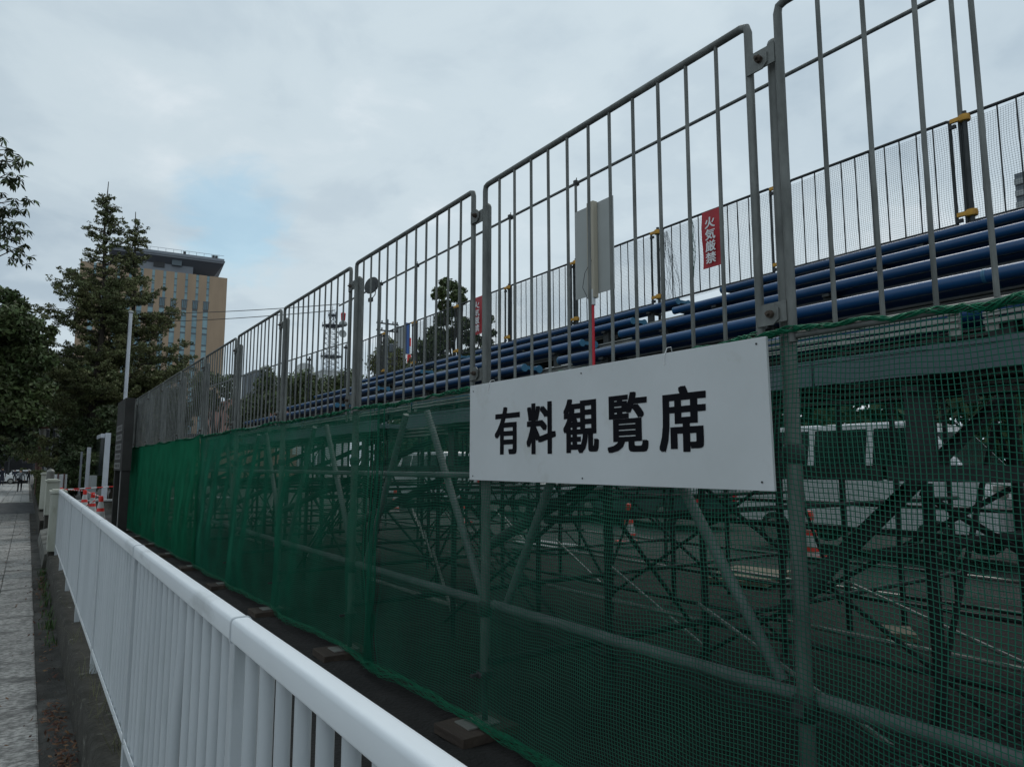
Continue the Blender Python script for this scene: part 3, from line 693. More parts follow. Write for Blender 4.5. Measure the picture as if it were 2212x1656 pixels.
# fine netting on the back railing (upper) and nets hung behind the stand
def flat_net(name, x, y0, y1, z0f, z1f, cell, r, m, label, cat='safety net', wav=.012, sag=.03, group=None, cs=1):
    ny = int((y1-y0)/cell)+1; nz_ = int((z1f-z0f)/cell)+1
    y = np.linspace(y0, y1, ny)[None, :]; v = np.linspace(0, 1, nz_)[:, None]
    top = z1f-sag*np.abs(np.sin(y*1.63)); z = z0f+(top-z0f)*v+.006*np.sin(y*7+v*5)
    X = x+wav*np.sin(y*5+v*3)+.0*v; Yy = y+.008*np.sin(v*8+y*6)
    P = np.stack([np.broadcast_to(X, z.shape), np.broadcast_to(Yy, z.shape), z], -1)
    o = cordgrid(name, P, r, m); return tag(o, label, cat, group)
flat_net('back_netting', 7.385, -2.6, 14.7, 4.18, 5.27, .022, .0013, GREEND, 'fine dark netting tied to the railing at the back of the top row')
flat_net('rear_net', 7.95, -1.5, 19, .52, 3.0, .026, .0016, GREEN, 'green net hung down the rear of the grandstand scaffold', wav=.03)
# loose green net hanging beside the red banner
A = bundle(np.stack([7.36+.03*np.sin(np.linspace(0, 4, 50)), 6.27-.03*np.sin(np.linspace(0, 3, 50)), np.linspace(5.34, 4.22, 50)], 1), lambda s: .03+.02*np.sin(s*5), 8, .001, 1.5, seed=4)
o = bundle_obj('net_remnant', A, .0022, GREENL, None); tag(o, 'bunch of loose green netting tied to the back railing beside the red banner', 'netting')
A = bundle(np.stack([7.36+.0*np.linspace(0, 4, 50), 6.72-.10*np.linspace(0, 1, 50), np.linspace(5.20, 4.25, 50)], 1), lambda s: .03+.16*s, 16, .001, .4, seed=8)
A2 = A.copy(); A2[..., 1] += (A[..., 0]-7.36); A2[..., 0] = 7.35
o = bundle_obj('slack_netting', A2, .0020, GREEND, None); tag(o, 'slack dark netting falling in folds from the back railing near the red banner', 'netting')

# ------------------------------------------------------------------ lettering helper
def glyph(ch, y_left, y_right, z0, z1, x, m, name, parent, off=.028, flip=-1, thick=.0006):
    c = bpy.data.curves.new('glyph', 'FONT'); c.body = ch; c.resolution_u = 3
    o = bpy.data.objects.new('glyph', c); COL.objects.link(o)
    dg = bpy.context.evaluated_depsgraph_get(); me = bpy.data.meshes.new_from_object(o.evaluated_get(dg))
    bpy.data.objects.remove(o); vs = [v.co.copy() for v in me.vertices]
    a0 = min(v.x for v in vs); a1 = max(v.x for v in vs); b0_ = min(v.y for v in vs); b1 = max(v.y for v in vs)
    for v in me.vertices:
        s_ = (v.co.x-a0)/(a1-a0); t_ = (v.co.y-b0_)/(b1-b0_)
        v.co = (x, y_left+(y_right-y_left)*s_, z0+(z1-z0)*t_)
    V0 = [v.co.copy() for v in me.vertices]; F0 = [tuple(p.vertices) for p in me.polygons]; bpy.data.meshes.remove(me)
    mb = MB(); h = z1-z0; k = 0; e = off*h
    e2 = e*.5
    for dy, dz in ((0, 0), (e, 0), (-e, 0), (0, e2), (0, -e2), (e, e2), (-e, e2), (e, -e2), (-e, -e2)):
        mb.add([(v.x-k*.00006, v.y+dy, v.z+dz) for v in V0], F0); k += 1
    me = bpy.data.meshes.new(name); me.from_pydata(mb.v, [], mb.f); me.materials.append(m); me.update()
    return link(name, me, parent)
# big white sign
sg = thing('sign_board', 'large white board with black Japanese lettering tied to the front of the green net', 'sign', (1.945, 2.28, 1.78))
so_ = -Vector(sg.location)
vs = [(1.943, 3.207, 1.779), (1.943, 1.352, 1.772), (1.943, 1.360, 2.270), (1.943, 3.207, 2.283)]
mb = MB().add(vs+[(v[0]+.012, v[1], v[2]) for v in vs], [(0, 1, 2, 3), (7, 6, 5, 4), (0, 4, 5, 1), (1, 5, 6, 2), (2, 6, 7, 3), (3, 7, 4, 0)])
obj('panel', mb, SIGNW, sg, so_, bevel=.0015)
for ch, a, b, z0, z1 in (('有', 2.952, 2.748, 1.913, 2.141), ('料', 2.676, 2.468, 1.911, 2.142), ('観', 2.398, 2.180, 1.909, 2.140), ('覧', 2.112, 1.898, 1.908, 2.139), ('席', 1.826, 1.618, 1.906, 2.138)):
    o = glyph(ch, a, b, z0, z1, 1.9418, BLACK, 'character', sg, off=.036); o.location = so_
for y in (3.02, 1.80):
    obj('cable_tie', MB().tube([(1.940, y, 2.235), (1.938, y-.004, 2.262), (1.946, y-.012, 2.292), (1.97, y-.01, 2.298), (1.985, y, 2.285)], .0016, 6).tube([(1.9425, y, 2.233), (1.940, y, 2.233)], .004, 8), WTEXT, sg, so_)
for y in (3.17, 2.28, 1.395):
    for z in (1.80, 2.25): obj('screw', MB().tube([(1.9425, y, z), (1.940, y, z)], .0035, 8), STEELD, sg, so_)
# red fire-ban banners
def banner(y0, y1, z0, z1, label, skew=0):
    t = thing('warning_banner', label, 'banner', (7.36, (y0+y1)/2, z0), group='red fire ban banners on the back railing'); o_ = -Vector(t.location)
    P = []; n = 8; mb = MB()
    for s_ in (0, .004):
        for j in range(n+1):
            z = z0+(z1-z0)*j/n
            for y in (y0, y1): P.append((7.352+s_+.012*math.sin(j*.9), y+skew*(j/n-.5), z))
    k = 2*(n+1); F = []
    for j in range(n): F += [(2*j, 2*j+1, 2*j+3, 2*j+2), (k+2*j+2, k+2*j+3, k+2*j+1, k+2*j), (2*j, 2*j+2, k+2*j+2, k+2*j), (2*j+1, k+2*j+1, k+2*j+3, 2*j+3)]
    F += [(0, k, k+1, 1), (2*n, 2*n+1, k+2*n+1, k+2*n)]
    mb.add(P, F); obj('cloth', mb, RED, t, o_)
    h = (z1-z0); w_ = (y1-y0)
    for i, ch in enumerate('火気厳禁'):
        zt = z1-h*(.13+.205*i); g_ = glyph(ch, y1-w_*.22, y0+w_*.24, zt-h*.185, zt, 7.336, WTEXT, 'character', t, off=.03); g_.location = o_
    return t
banner(5.765, 6.065, 4.50, 5.29, 'red vertical banner with white lettering, larger one right of the pale placard', .0)
banner(11.66, 12.10, 4.52, 5.30, 'red vertical banner with white lettering, smaller one partly behind a fence post')

# placard on red pole
t = thing('placard_stand', 'pale blank placard seen from behind on a red pole among the benches', 'placard', (3.2, 3.62, 2.3)); o_ = -Vector(t.location)
a = atX(1280, 790, 3.2); b = atX(1280, 600, 3.2); yp = a.y
obj('pole', MB().tube([(3.2, yp, 2.2), (3.2, yp, 3.0)], .017, 12), REDP, t, o_, smooth=True)
obj('collar', MB().tube([(3.2, yp, 2.98), (3.2, yp, 3.09)], .026, 10), SIGNW, t, o_, smooth=True)
tl = atX(1242, 462, 3.24); tr = atX(1324, 420, 3.24); bl = atX(1242, 708, 3.24); br = atX(1324, 562, 3.24)
ya, yb = tl.y, tr.y; zt = (tl.z+tr.z)/2; zb = (bl.z+br.z)/2
PLA = mat('placard_back', (.40, .42, .41), .6, 0, (.36, .375, .365), 2)
obj('panel', MB().box(3.235, 3.241, yb, ya, zb, zt), PLA, t, o_, bevel=.001)
obj('back_sleeve', MB().box(3.19, 3.234, yp-.035, yp+.035, 3.03, zt+.005), PLAB := mat('sleeve_plastic', (.42, .38, .30), .6), t, o_, bevel=.004)
obj('cord', MB().tube([(3.185, yp-.02, 3.30), (3.18, yp+.05, 3.22), (3.18, yp+.075, 3.12), (3.19, yp+.03, 3.03), (3.2, yp, 3.02)], .0018, 6), BLACK, t, o_)

# flood lamp hung on the upper rail
c = at(803, 617, 17.0); t_y = 17.2
c = atX(803, 617, 7.30)
t = thing('flood_lamp', 'round grey flood lamp clipped to the high pipe behind the fence', 'lamp', tuple(c))
rot = Matrix.Rotation(R(-65), 4, 'Z') @ Matrix.Rotation(R(80), 4, 'X')
mb = MB().lathe([(.06, -.10), (.17, -.06), (.235, 0), (.245, .02), (.235, .035)], n=24); me = mb.mesh('lamp_shade', STEELD, True); me.transform(rot); link('lamp_shade', me, t)
me = MB().lathe([(.08, -.101), (.09, -.12), (.07, -.16), (.05, -.17)], n=20).mesh('lamp_hub', LGREY, True); me.transform(rot); link('lamp_hub', me, t)
obj('yoke', MB().tube([(.0, -.24, .1), (.0, -.27, -.1), (.02, -.18, -.28), (.05, 0, -.30), (.05, .2, -.32)], .012, 6).box(.0, .09, .1, .24, -.40, -.30), DARKM, t, smooth=True)
c = atX(741, 690, 7.4)
t = thing('warning_light', 'small red and white lamp hanging from the end of the high pipe', 'lamp', tuple(c))
obj('body', MB().lathe([(.03, .22), (.075, .18), (.06, -.02), (.05, -.04)], n=12), REDP, t, smooth=True)
obj('reflector', MB().lathe([(.05, -.041), (.12, -.10), (.13, -.16), (.09, -.20)], n=12), LGREY, t, smooth=True)
obj('hook', MB().tube([(0, 0, .22), (0, .03, .28), (0, .0, .36)], .008, 6), DARKM, t)

# ------------------------------------------------------------------ cones and barrier bars
coneg = None; G = 'red and white traffic cones by the gate'
def make_cone(label):
    t = thing('traffic_cone', label, 'traffic cone', (0, 0, 0), group=G)
    def rz(z): return .135-(z-.03)*(.135-.035)/.64
    obj('base', MB().box(-.19, .19, -.19, .19, 0, .035), CONER, t, bevel=.01)
    z = .036
    prof = [(.036, .10, 0), (.10, .17, 1), (.17, .25, 0), (.25, .38, 1), (.38, .45, 0), (.45, .60, 1), (.60, .70, 0)]
    for a, b, c_ in ((.036, .10, 1), (.10, .17, 0), (.17, .34, 1), (.34, .42, 0), (.42, .57, 1)):
        obj('white_band' if c_ else 'red_band', MB().lathe([(rz(a), a), (rz(b), b-.0005)], n=20), CONEW if c_ else CONER, t, smooth=True)
    obj('red_top', MB().lathe([(rz(.57)+.002, .57), (.050, .64), (.052, .66), (.044, .665), (.043, .70), (.03, .71)], n=20), CONER, t, smooth=True)
    return t
c0 = make_cone('red and white traffic cone nearest the dark signboard, largest of the group')
cp = [((303.6/1.3866, 1484/1.3866), 19.6), ((279/1.3866, 1474/1.3866), 22.0), ((255/1.3866, 1466/1.3866), 24.8), ((184.5/1.3866, 1460/1.3866), 25.5)]
labs = [None, 'red and white traffic cone just left of the largest one', 'red and white traffic cone third from the signboard, left of the other two', 'red cone top just showing above the end pillar of the railing']
tops = []
for i, ((px, py), Y) in enumerate(cp):
    p = at(px, py, Y); loc = (p.x, p.y, p.z-.71); tops.append(Vector((p.x, p.y, p.z-.03)))
    if i == 0: c0.location = loc
    else: dup(c0, None, loc, label=labs[i])
def striped_bar(a, b, label, n, r=.017):
    t = thing('barrier_bar', label, 'barrier bar', tuple(a), group='striped barrier bars between the cones'); a = Vector(a); b = Vector(b)
    for i in range(n):
        p = (b-a)*(i/n); q = (b-a)*((i+1)/n-.002); obj('red_section' if i % 2 == 0 else 'white_section', MB().tube([p, q], r, 10), CONER if i % 2 == 0 else WTEXT, t, smooth=True)
pl = at(187/1.3866, 1466/1.3866, 25.4); pr = at(345/1.3866, 1456/1.3866, 24.0)
striped_bar(pl, pr, 'red and white striped bar running from the hidden cone to the dark signboard', 9)
striped_bar(tops[3]+Vector((.1, 0, -.03)), tops[2], 'thin striped bar between the far cone and the third cone', 16, .013)
striped_bar(tops[2]+Vector((.05, -.1, -.03)), tops[0]+Vector((0, .1, 0)), 'thin striped bar behind the cones, sloping to the largest cone', 14, .013)
lo = at(655/5.173/1.3866+120/1.3866, (1380+662/5.173)/1.3866, 21.3)
striped_bar(tops[0], Vector((lo.x-.12, 20.4, tops[0].z-.33)), 'thin striped bar sloping down to the left from the largest cone', 8, .014)
rope = MB().tube([(1.45, 18.9, gz(19)+.02), (1.6, 18.0, gz(18)+.03), (1.78, 16.9, gz(17)+.25)], .015, 6)
tag(obj('yellow_rope', rope, CREAM, smooth=True), 'pale rope lying from the cones to the foot of the dark signboard', 'rope')

# ------------------------------------------------------------------ dark signboard
t = thing('information_board', 'tall dark grey signboard on two legs with pale label strips beside the net', 'signboard', (1.62, 17.5, gz(17.5))); o_ = -Vector(t.location)
YA, YBd = 16.78, 18.35
obj('panel', MB().box(1.62, 1.80, YA, YBd, 1.76, 3.30), BOARD, t, o_, bevel=.004)
obj('leg', MB().box(1.63, 1.79, YA+.03, YA+.20, .35, 1.759), BOARD, t, o_, bevel=.004)
obj('leg', MB().box(1.63, 1.79, YBd-.20, YBd-.03, .35, 1.759), BOARD, t, o_, bevel=.004)
obj('light_edge', MB().box(1.628, 1.66, YA+.215, YA+.235, .4, 1.75), WTEXT, t, o_)
for i in range(5):
    z = 2.75-i*.205; f = obj('label_strip', MB().box(1.612, 1.619, YA+.28, YBd-.18, z-.13, z), BOARDT, t, o_)
    for q in range(5): obj('line', MB().box(1.609, 1.6115, YA+.40+q*.18, YA+.40+q*.18+random.uniform(.06, .12), z-.10, z-.03), BOARD, f)
# flagpole
p = at(283, 672, 23.0)
t = thing('flag_pole', 'plain white pole with a round cap rising behind the dark signboard', 'pole', (p.x, 23, .34))
obj('shaft', MB().tube([(0, 0, 0), (0, 0, p.z-.40)], .055, 16, r2=.045), ALU, t, smooth=True)
obj('cap', MB().lathe([(.045, 0), (.075, .01), (.08, .03), (.05, .06), (.02, .07)], (0, 0, p.z-.40), 16), LGREY, t, smooth=True)
obj('halyard', MB().tube([(-.06, -.03, 1.0), (-.062, -.03, p.z-.5)], .006, 5), DARKM, t)
# white framed notice board, seen almost edge on
A = at(240, 935, 27.0); Bm = at(232, 1067, 27.0)
t = thing('notice_board', 'tall white aluminium framed glass notice board in front of the shrubs', 'notice board', (A.x-.08, 27, .5)); o_ = -Vector(t.location)
x1 = A.x; zt = A.z; zb = .75
obj('outer_post', MB().box(x1-.16, x1, 27.0, 27.14, zb, zt), ALU, t, o_, bevel=.008)
obj('top_frame', MB().box(x1-.28, x1-.161, 27.2, 28.9, zt-.16, zt-.02), ALU, t, o_, bevel=.006)
obj('glass', MB().box(x1-.27, x1-.162, 27.25, 28.9, 1.55, zt-.17), DGLASS, t, o_)
obj('inner_post', MB().box(x1-.56, x1-.44, 28.6, 28.75, zb-.2, zt-.45), ALU, t, o_, bevel=.006)
obj('lower_panel', MB().box(x1-.46, x1-.30, 27.3, 28.5, zb, 1.545), LGREY, t, o_, bevel=.004)
obj('back_leg', MB().box(x1-.74, x1-.68, 28.7, 28.8, .9, zt-.6), GREYP, t, o_)
# concrete planter edge
t = thing('planter_wall', 'low concrete planter wall with a pale cap behind the cones', 'wall', (2, 26, .3)); o_ = -Vector(t.location)
obj('wall_body', MB().box(.95, 6, 25.9, 26.1, .2, .74), CONC, t, o_); obj('cap', MB().box(.92, 6, 25.85, 26.15, .741, .80), LGREY, t, o_, bevel=.01)
# white sign panel on brown posts
a = at(118, 1024, 29.0); b = at(143, 1057, 29.0)
t = thing('panel_sign', 'blank white panel on two brown posts above the low wall', 'sign', ((a.x+b.x)/2, 29, .34)); o_ = -Vector(t.location)
obj('panel', MB().box(a.x, b.x, 29, 29.03, b.z-.25, a.z), SIGNW, t, o_)
for f in (.28, .76):
    x = a.x+(b.x-a.x)*f; obj('post', MB().box(x-.022, x+.022, 28.95, 28.998, .3, a.z+.03), BROWN, t, o_)
obj('crossbar', MB().box(a.x, b.x, 28.955, 28.99, b.z-.02, b.z+.01), BROWN, t, o_)

# ------------------------------------------------------------------ vegetation
def tree(name, label, x, y, zb, ztop, clumps, n, size, m, trunk_r=.18, cat='tree', group=None, asp=.5, limbs=7, lean=(0, 0)):
    t = thing(name, label, cat, (x, y, zb), group=group); h = ztop-zb
    mb = MB(); pts = []
    for i in range(7):
        f = i/6; pts.append((lean[0]*f+.12*math.sin(i*1.3+x), lean[1]*f+.12*math.cos(i*1.7+y), h*.86*f))
    mb.tube(pts, [trunk_r*(1-.8*i/6) for i in range(7)], 8)
    C = [tuple(c[0]) for c in clumps]
    for c in random.sample(C, min(limbs, len(C))):
        e = Vector(c)-Vector((x, y, zb)); f = max(.15, min(.8, (e.z/h)*.6)); s_ = Vector(pts[int(f*6)])
        mid = s_*.5+e*.5+Vector((0, 0, .2)); mb.tube([s_, mid, e], [trunk_r*.35, trunk_r*.22, trunk_r*.08], 6)
    obj('trunk', mb, BARK, t, smooth=True)
    cl = leaves('crown', [Vector(c)-Vector((x, y, zb)) for c in C], [c[1] for c in clumps], n, size, m, t, asp=asp)
    return t
def blob(cx, cy, cz, rx, ry, rz, k, s0, s1):
    out = []
    for i in range(k):
        d = Vector((random.gauss(0, 1), random.gauss(0, 1), random.gauss(0, 1))).normalized()*random.uniform(.35, 1)
        s_ = random.uniform(s0, s1); out.append(((cx+d.x*rx, cy+d.y*ry, cz+d.z*rz), (s_, s_, s_*.75)))
    return out
# big broadleaf street tree at left
cl = blob(-2.6, 30, 6.0, 2.5, 3, 2.4, 46, .5, 1.0)+[(tuple(at(px, py, 30)), (s_, s_, s_*.7)) for px, py, s_ in ((10, 640, .45), (40, 660, .4), (70, 700, .42), (30, 700, .6), (95, 735, .35), (60, 760, .6), (90, 780, .5), (20, 800, .8), (70, 840, .65), (30, 880, .8), (80, 900, .5), (110, 715, .25))]
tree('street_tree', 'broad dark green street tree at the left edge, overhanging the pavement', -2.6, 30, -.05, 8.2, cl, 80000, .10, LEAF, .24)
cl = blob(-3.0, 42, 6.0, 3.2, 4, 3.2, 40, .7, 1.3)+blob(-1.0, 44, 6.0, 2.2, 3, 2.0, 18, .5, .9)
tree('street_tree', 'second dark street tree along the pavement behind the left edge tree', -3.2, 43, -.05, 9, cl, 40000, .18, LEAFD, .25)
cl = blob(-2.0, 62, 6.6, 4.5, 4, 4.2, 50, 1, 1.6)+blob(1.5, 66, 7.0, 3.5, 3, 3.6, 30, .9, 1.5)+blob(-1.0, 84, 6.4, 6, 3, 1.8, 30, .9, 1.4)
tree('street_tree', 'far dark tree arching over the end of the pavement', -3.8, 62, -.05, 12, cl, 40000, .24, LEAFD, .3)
# horse chestnut with long leaflets, near, trunk out of view
t = thing('chestnut_tree', 'tree with drooping hand shaped leaves reaching in at the upper left edge', 'tree', (-2.55, 14.2, 0))
mb = MB().tube([(0, 0, 0), (.1, 0, 3), (.05, 0, 6), (.3, 0, 8.5)], [.2, .17, .12, .05], 8)
tw = [(30, 335, 1), (45, 345, 1), (12, 365, 1), (30, 388, 1), (48, 398, .8), (5, 395, 1), (15, 450, 1), (5, 425, .8), (45, 447, .9), (62, 455, .9), (30, 470, 1), (48, 490, 1), (20, 490, 1), (8, 500, 1), (25, 520, .9), (8, 530, .9), (58, 520, .8), (40, 508, .8), (45, 548, .8), (62, 560, .8), (35, 555, .7), (15, 345, .9), (3, 470, 1), (2, 515, 1), (3, 350, 1)]
V = []; F = []
for px, py, sc in tw:
    p = at(px-4, py-8, 14.2)
    loc = p-Vector((-2.55, 14.2, 0)); mb.tube([loc+Vector((-.5, random.uniform(-.3, .3), -.1)), loc+Vector((-.2, 0, .06)), loc], [.012, .007, .004], 5)
    for rep in range(4):
        c_ = loc+Vector((random.gauss(0, .07), random.gauss(0, .2), random.gauss(0, .07))); nl = random.choice((5, 6, 7)); ax = Vector((random.gauss(0, .5), random.gauss(0, .5), 1)).normalized(); u_ = ax.cross(Vector((1, .3, 0))).normalized(); v_ = ax.cross(u_)
        for i in range(nl):
            an = 6.283*i/nl+random.uniform(-.2, .2); d = (u_*math.cos(an)+v_*math.sin(an)-ax*random.uniform(.35, 1.1)).normalized(); ln = .15*sc*random.uniform(.7, 1.2)
            s_ = d.cross(ax).normalized()*ln*.17; o = len(V); V += [c_, c_+d*ln*.55+s_, c_+d*ln-Vector((0, 0, ln*.15)), c_+d*ln*.55-s_]; F.append((o, o+1, o+2, o+3))
obj('trunk', mb, BARK, t, smooth=True)
br = at(0, 508, 14.2)-Vector((-2.55, 14.2, 0)); 
obj('limb', MB().tube([(.05, 0, 5.4), (1.2, .0, br.z+.15), tuple(br), tuple(at(45, 528, 14.2)-Vector((-2.55, 14.2, 0)))], [.06, .04, .022, .008], 6).tube([(.1, 0, 6.2), (1.3, 0, 6.9), tuple(at(25, 350, 14.2)-Vector((-2.55, 14.2, 0)))], [.05, .03, .008], 6).tube([(.1, 0, 5.9), (1.3, 0, 6.0), tuple(at(40, 460, 14.2)-Vector((-2.55, 14.2, 0)))], [.05, .03, .008], 6), BARK, t, smooth=True)
me = npmesh('leaf_sprays', [tuple(v) for v in V], F, LEAFD); link('leaf_sprays', me, t)
cl = blob(-5.2, 14.5, 6.6, 3.0, 4.2, 3.0, 60, .7, 1.3)  # unseen crown, added to hold sky light back from the street-facing sides
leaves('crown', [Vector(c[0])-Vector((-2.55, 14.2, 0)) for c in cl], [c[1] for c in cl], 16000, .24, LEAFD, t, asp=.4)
# tall conifers
def conifer(x, y, zb, ztop, rprof, nb, label, seed, extra=()):
    rnd = random.Random(seed); t = thing('conifer_tree', label, 'tree', (x, y, zb), group='tall conifers in front of the tower block'); h = ztop-zb
    mb = MB(); pts = [(.1*math.sin(i*1.1+seed), .1*math.cos(i*1.9), h*i/8) for i in range(9)]; mb.tube(pts, [.2*(1-.93*i/8) for i in range(9)], 8)
    C = []; Rr = []
    specs = []
    for i in range(nb):
        f = rnd.uniform(.04, .97); z = h*f; an = rnd.uniform(0, 6.283); Lb = rprof(f)*rnd.uniform(.55, 1.1); specs.append((z, an, Lb, rnd.uniform(.15, .55)))
    specs += list(extra)
    for z, an, Lb, rise in specs:
        d = Vector((math.cos(an), math.sin(an), 0)); a = Vector((0, 0, z)); m_ = a+d*Lb*.5+Vector((0, 0, Lb*rise*.25)); e = a+d*Lb+Vector((0, 0, Lb*rise))
        mb.tube([a, m_, e], [.035*(Lb/2)+.008, .02, .006], 5)
        k = max(3, int(Lb*5))
        for q in range(k):
            s_ = (q+.6)/k
            if s_ < .18: continue
            p = a.lerp(m_, s_*2) if s_ < .5 else m_.lerp(e, s_*2-1)
            wd = (.09+.15*math.sin(math.pi*min(1, s_*.92)))*min(1.2, .5+Lb*.35)
            for r_ in range(2):
                C.append(tuple(p+Vector((rnd.gauss(0, wd*.6), rnd.gauss(0, wd*.6), rnd.gauss(.02, wd*.35))))); Rr.append((wd*.75, wd*.75, wd*.42))
    obj('trunk', mb, BARK, t, smooth=True)
    leaves('crown', C, Rr, int(len(C)*46), .056, NEEDLE, t, asp=.45)
    return t
def rp(f): return min(3.1, 5.0*max(0, 1-f)**1.05)*(.78+.22*math.sin(f*23))+.20
pa = at(238, 395, 34); pb = at(297, 460, 34.6)
gx = lambda px, py: at(px, py, 34)
conifer(pa.x, 34, .3, pa.z, rp, 190, 'tallest dark conifer in front of the beige tower block, left of its twin', 3,
        extra=[(8.2-.3, math.pi, 2.4, .05), (7.2, math.pi+.2, 2.4, .25), (9.0, math.pi-.15, 1.6, .55), (8.5, math.pi, 1.9, .45), (5.4, math.pi, 2.7, .18), (4.3, math.pi+.3, 2.6, .1)])
conifer(pb.x, 34.6, .3, pb.z, lambda f: rp(f)*.95, 180, 'slightly shorter conifer to the right of the tallest one', 8,
        extra=[(6.6, 0, 2.5, .25), (6.3, .1, 2.9, .1), (6.8, .05, 2.0, .95), (7.2, .1, 1.7, 1.0), (5.4, 0, 2.4, .4), (4.6, -.1, 2.6, .12), (5.9, -.2, 2.3, .5)])
# dense shrubs and garden trees behind the gate
def shrub(label, px, pyb, pyt, Y, wpx, n, size, m, name='garden_shrub', group='dark shrubs behind the gate', k=26):
    a = at(px, pyt, Y); b = at(px, pyb, Y); wd = abs(at(px+wpx, pyt, Y).x-a.x)/2; h = (a.z-b.z)/2
    cl = blob(a.x, Y, b.z+h, wd*.8, wd*.7, h*.85, k, wd*.28, wd*.45)
    return tree(name, label, a.x, Y, .32, a.z, cl, int(n*1.5), size*1.45, m, .08, 'shrub', group, limbs=4)
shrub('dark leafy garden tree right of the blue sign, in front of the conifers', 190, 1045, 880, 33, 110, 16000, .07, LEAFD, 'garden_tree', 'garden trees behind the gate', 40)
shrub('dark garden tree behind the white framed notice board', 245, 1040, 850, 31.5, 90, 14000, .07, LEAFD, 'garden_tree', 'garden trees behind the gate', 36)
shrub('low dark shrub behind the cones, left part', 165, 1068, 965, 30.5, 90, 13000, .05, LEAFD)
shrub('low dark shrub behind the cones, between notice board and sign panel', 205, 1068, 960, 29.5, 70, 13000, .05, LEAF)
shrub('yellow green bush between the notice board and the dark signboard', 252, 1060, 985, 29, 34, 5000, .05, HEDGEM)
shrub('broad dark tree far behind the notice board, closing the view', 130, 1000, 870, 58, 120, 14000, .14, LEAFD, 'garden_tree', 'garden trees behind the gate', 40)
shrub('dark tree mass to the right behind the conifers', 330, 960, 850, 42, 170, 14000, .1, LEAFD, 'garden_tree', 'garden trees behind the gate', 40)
# clipped hedge along the pavement
t = thing('clipped_hedge', 'clipped yellow green box hedge running along the far pavement', 'hedge', (.62, 42, .3)); o_ = -Vector(t.location)
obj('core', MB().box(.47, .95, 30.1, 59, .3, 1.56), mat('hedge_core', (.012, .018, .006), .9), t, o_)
n = 26000; P = np.zeros((n, 3)); f = np.random.rand(n)
P[:, 1] = 30+np.random.rand(n)**1.6*29.5; side = np.random.rand(n)
P[:, 0] = np.where(side < .5, .42+.05*np.random.rand(n), .42+.58*np.random.rand(n)); P[:, 2] = np.where(side < .5, .35+1.27*np.random.rand(n), 1.57+.07*np.random.rand(n))
fr = np.random.rand(n) < .12; P[fr, 1] = 30.0+.08*np.random.rand(fr.sum()); P[fr, 0] = .42+.56*np.random.rand(fr.sum()); P[fr, 2] = .35+1.25*np.random.rand(fr.sum())
a = np.random.normal(size=(n, 3)); a /= np.linalg.norm(a, axis=1)[:, None]; b = np.cross(a, np.random.normal(size=(n, 3))); b /= np.linalg.norm(b, axis=1)[:, None]
a *= .035; b *= .02; V = np.stack([P-a, P-b, P+a, P+b], 1).reshape(-1, 3)+np.array(o_)
link('foliage', npmesh('foliage', V, np.arange(4*n).reshape(-1, 4), HEDGEM), t)
# trees seen through the fence
def seen(px, py, Y): return tuple(at(px, py, Y))
def pxtree(label, name, Y, spots, n, size, m, base_px, tr=.2, group='trees beyond the grandstand', sc=1.0):
    k_ = Y/30; cl = [(seen(px, py, Y+random.uniform(-1, 1)), (s_*k_*sc, s_*k_*sc, s_*.8*k_*sc)) for px, py, s_ in spots]
    bx, by = base_px; p = at(bx, by, Y); zt = max(c[0][2] for c in cl)
    return tree(name, label, p.x, Y, .3, zt, cl, int(n*1.3), size*1.2, m, tr, group=group, limbs=14)
sp = [(962, 612, .35), (978, 618, .35), (950, 632, .4), (985, 640, .4), (998, 628, .25), (1000, 650, .25), (938, 640, .2), (960, 660, .4), (975, 675, .35), (955, 690, .45), (940, 720, .5), (925, 750, .6), (910, 780, .6), (950, 740, .7), (975, 720, .4), (1000, 700, .45), (1015, 730, .5), (1040, 700, .45), (1055, 690, .3), (1020, 770, .6), (960, 790, .8), (920, 820, .7), (990, 800, .7), (1050, 740, .4), (1062, 720, .25)]
pxtree('tall leafy tree with a thin top beyond the stand, above the sign left end', 'leafy_tree', 30, sp, 15000, .075, LEAF, (985, 900))
sp = [(840, 742, .35), (832, 760, .5), (850, 765, .5), (825, 785, .7), (855, 790, .6), (840, 800, .8), (870, 800, .5)]
pxtree('small dark pine beyond the stand, left of the tall leafy tree', 'pine_tree', 60, sp, 6000, .12, NEEDLE, (842, 900), .2)
sp = [(620+i*17, 830+8*math.sin(i*2.1), .5+.2*math.sin(i)) for i in range(9)]+[(640+i*20, 855, .8) for i in range(6)]
pxtree('round green tree below the lattice mast', 'leafy_tree', 70, sp, 9000, .16, LEAF, (690, 900), .2)
sp = [(575, 800, .25), (583, 818, .35), (568, 830, .4), (590, 845, .5), (560, 860, .5), (580, 870, .6), (600, 868, .5), (545, 880, .5)]
pxtree('thin open tree in front of the grey high rise', 'leafy_tree', 45, sp, 4200, .09, LEAF, (580, 900), .12)
sp = [(470+random.uniform(-45, 45), 860+random.uniform(-45, 40), .35) for i in range(16)]
pxtree('sparse young tree in front of the beige tower, behind the far fence', 'leafy_tree', 40, sp, 4500, .08, LEAF, (470, 910), .1)
sp = [(530+random.uniform(-30, 30), 890+random.uniform(-25, 25), .4) for i in range(12)]
pxtree('low tree beyond the far end of the stand', 'leafy_tree', 50, sp, 4200, .1, LEAFD, (530, 920), .1)
sp = [(1100+i*150, 940+10*math.sin(i*2), 1.0) for i in range(9)]+[(1150+i*150, 975, 1.2) for i in range(8)]
cl = [((19.5+random.uniform(-.8, .8), -6+i*1.5, random.uniform(3.0, 4.6)), (1.3, 1.2, 1.2)) for i in range(32)]
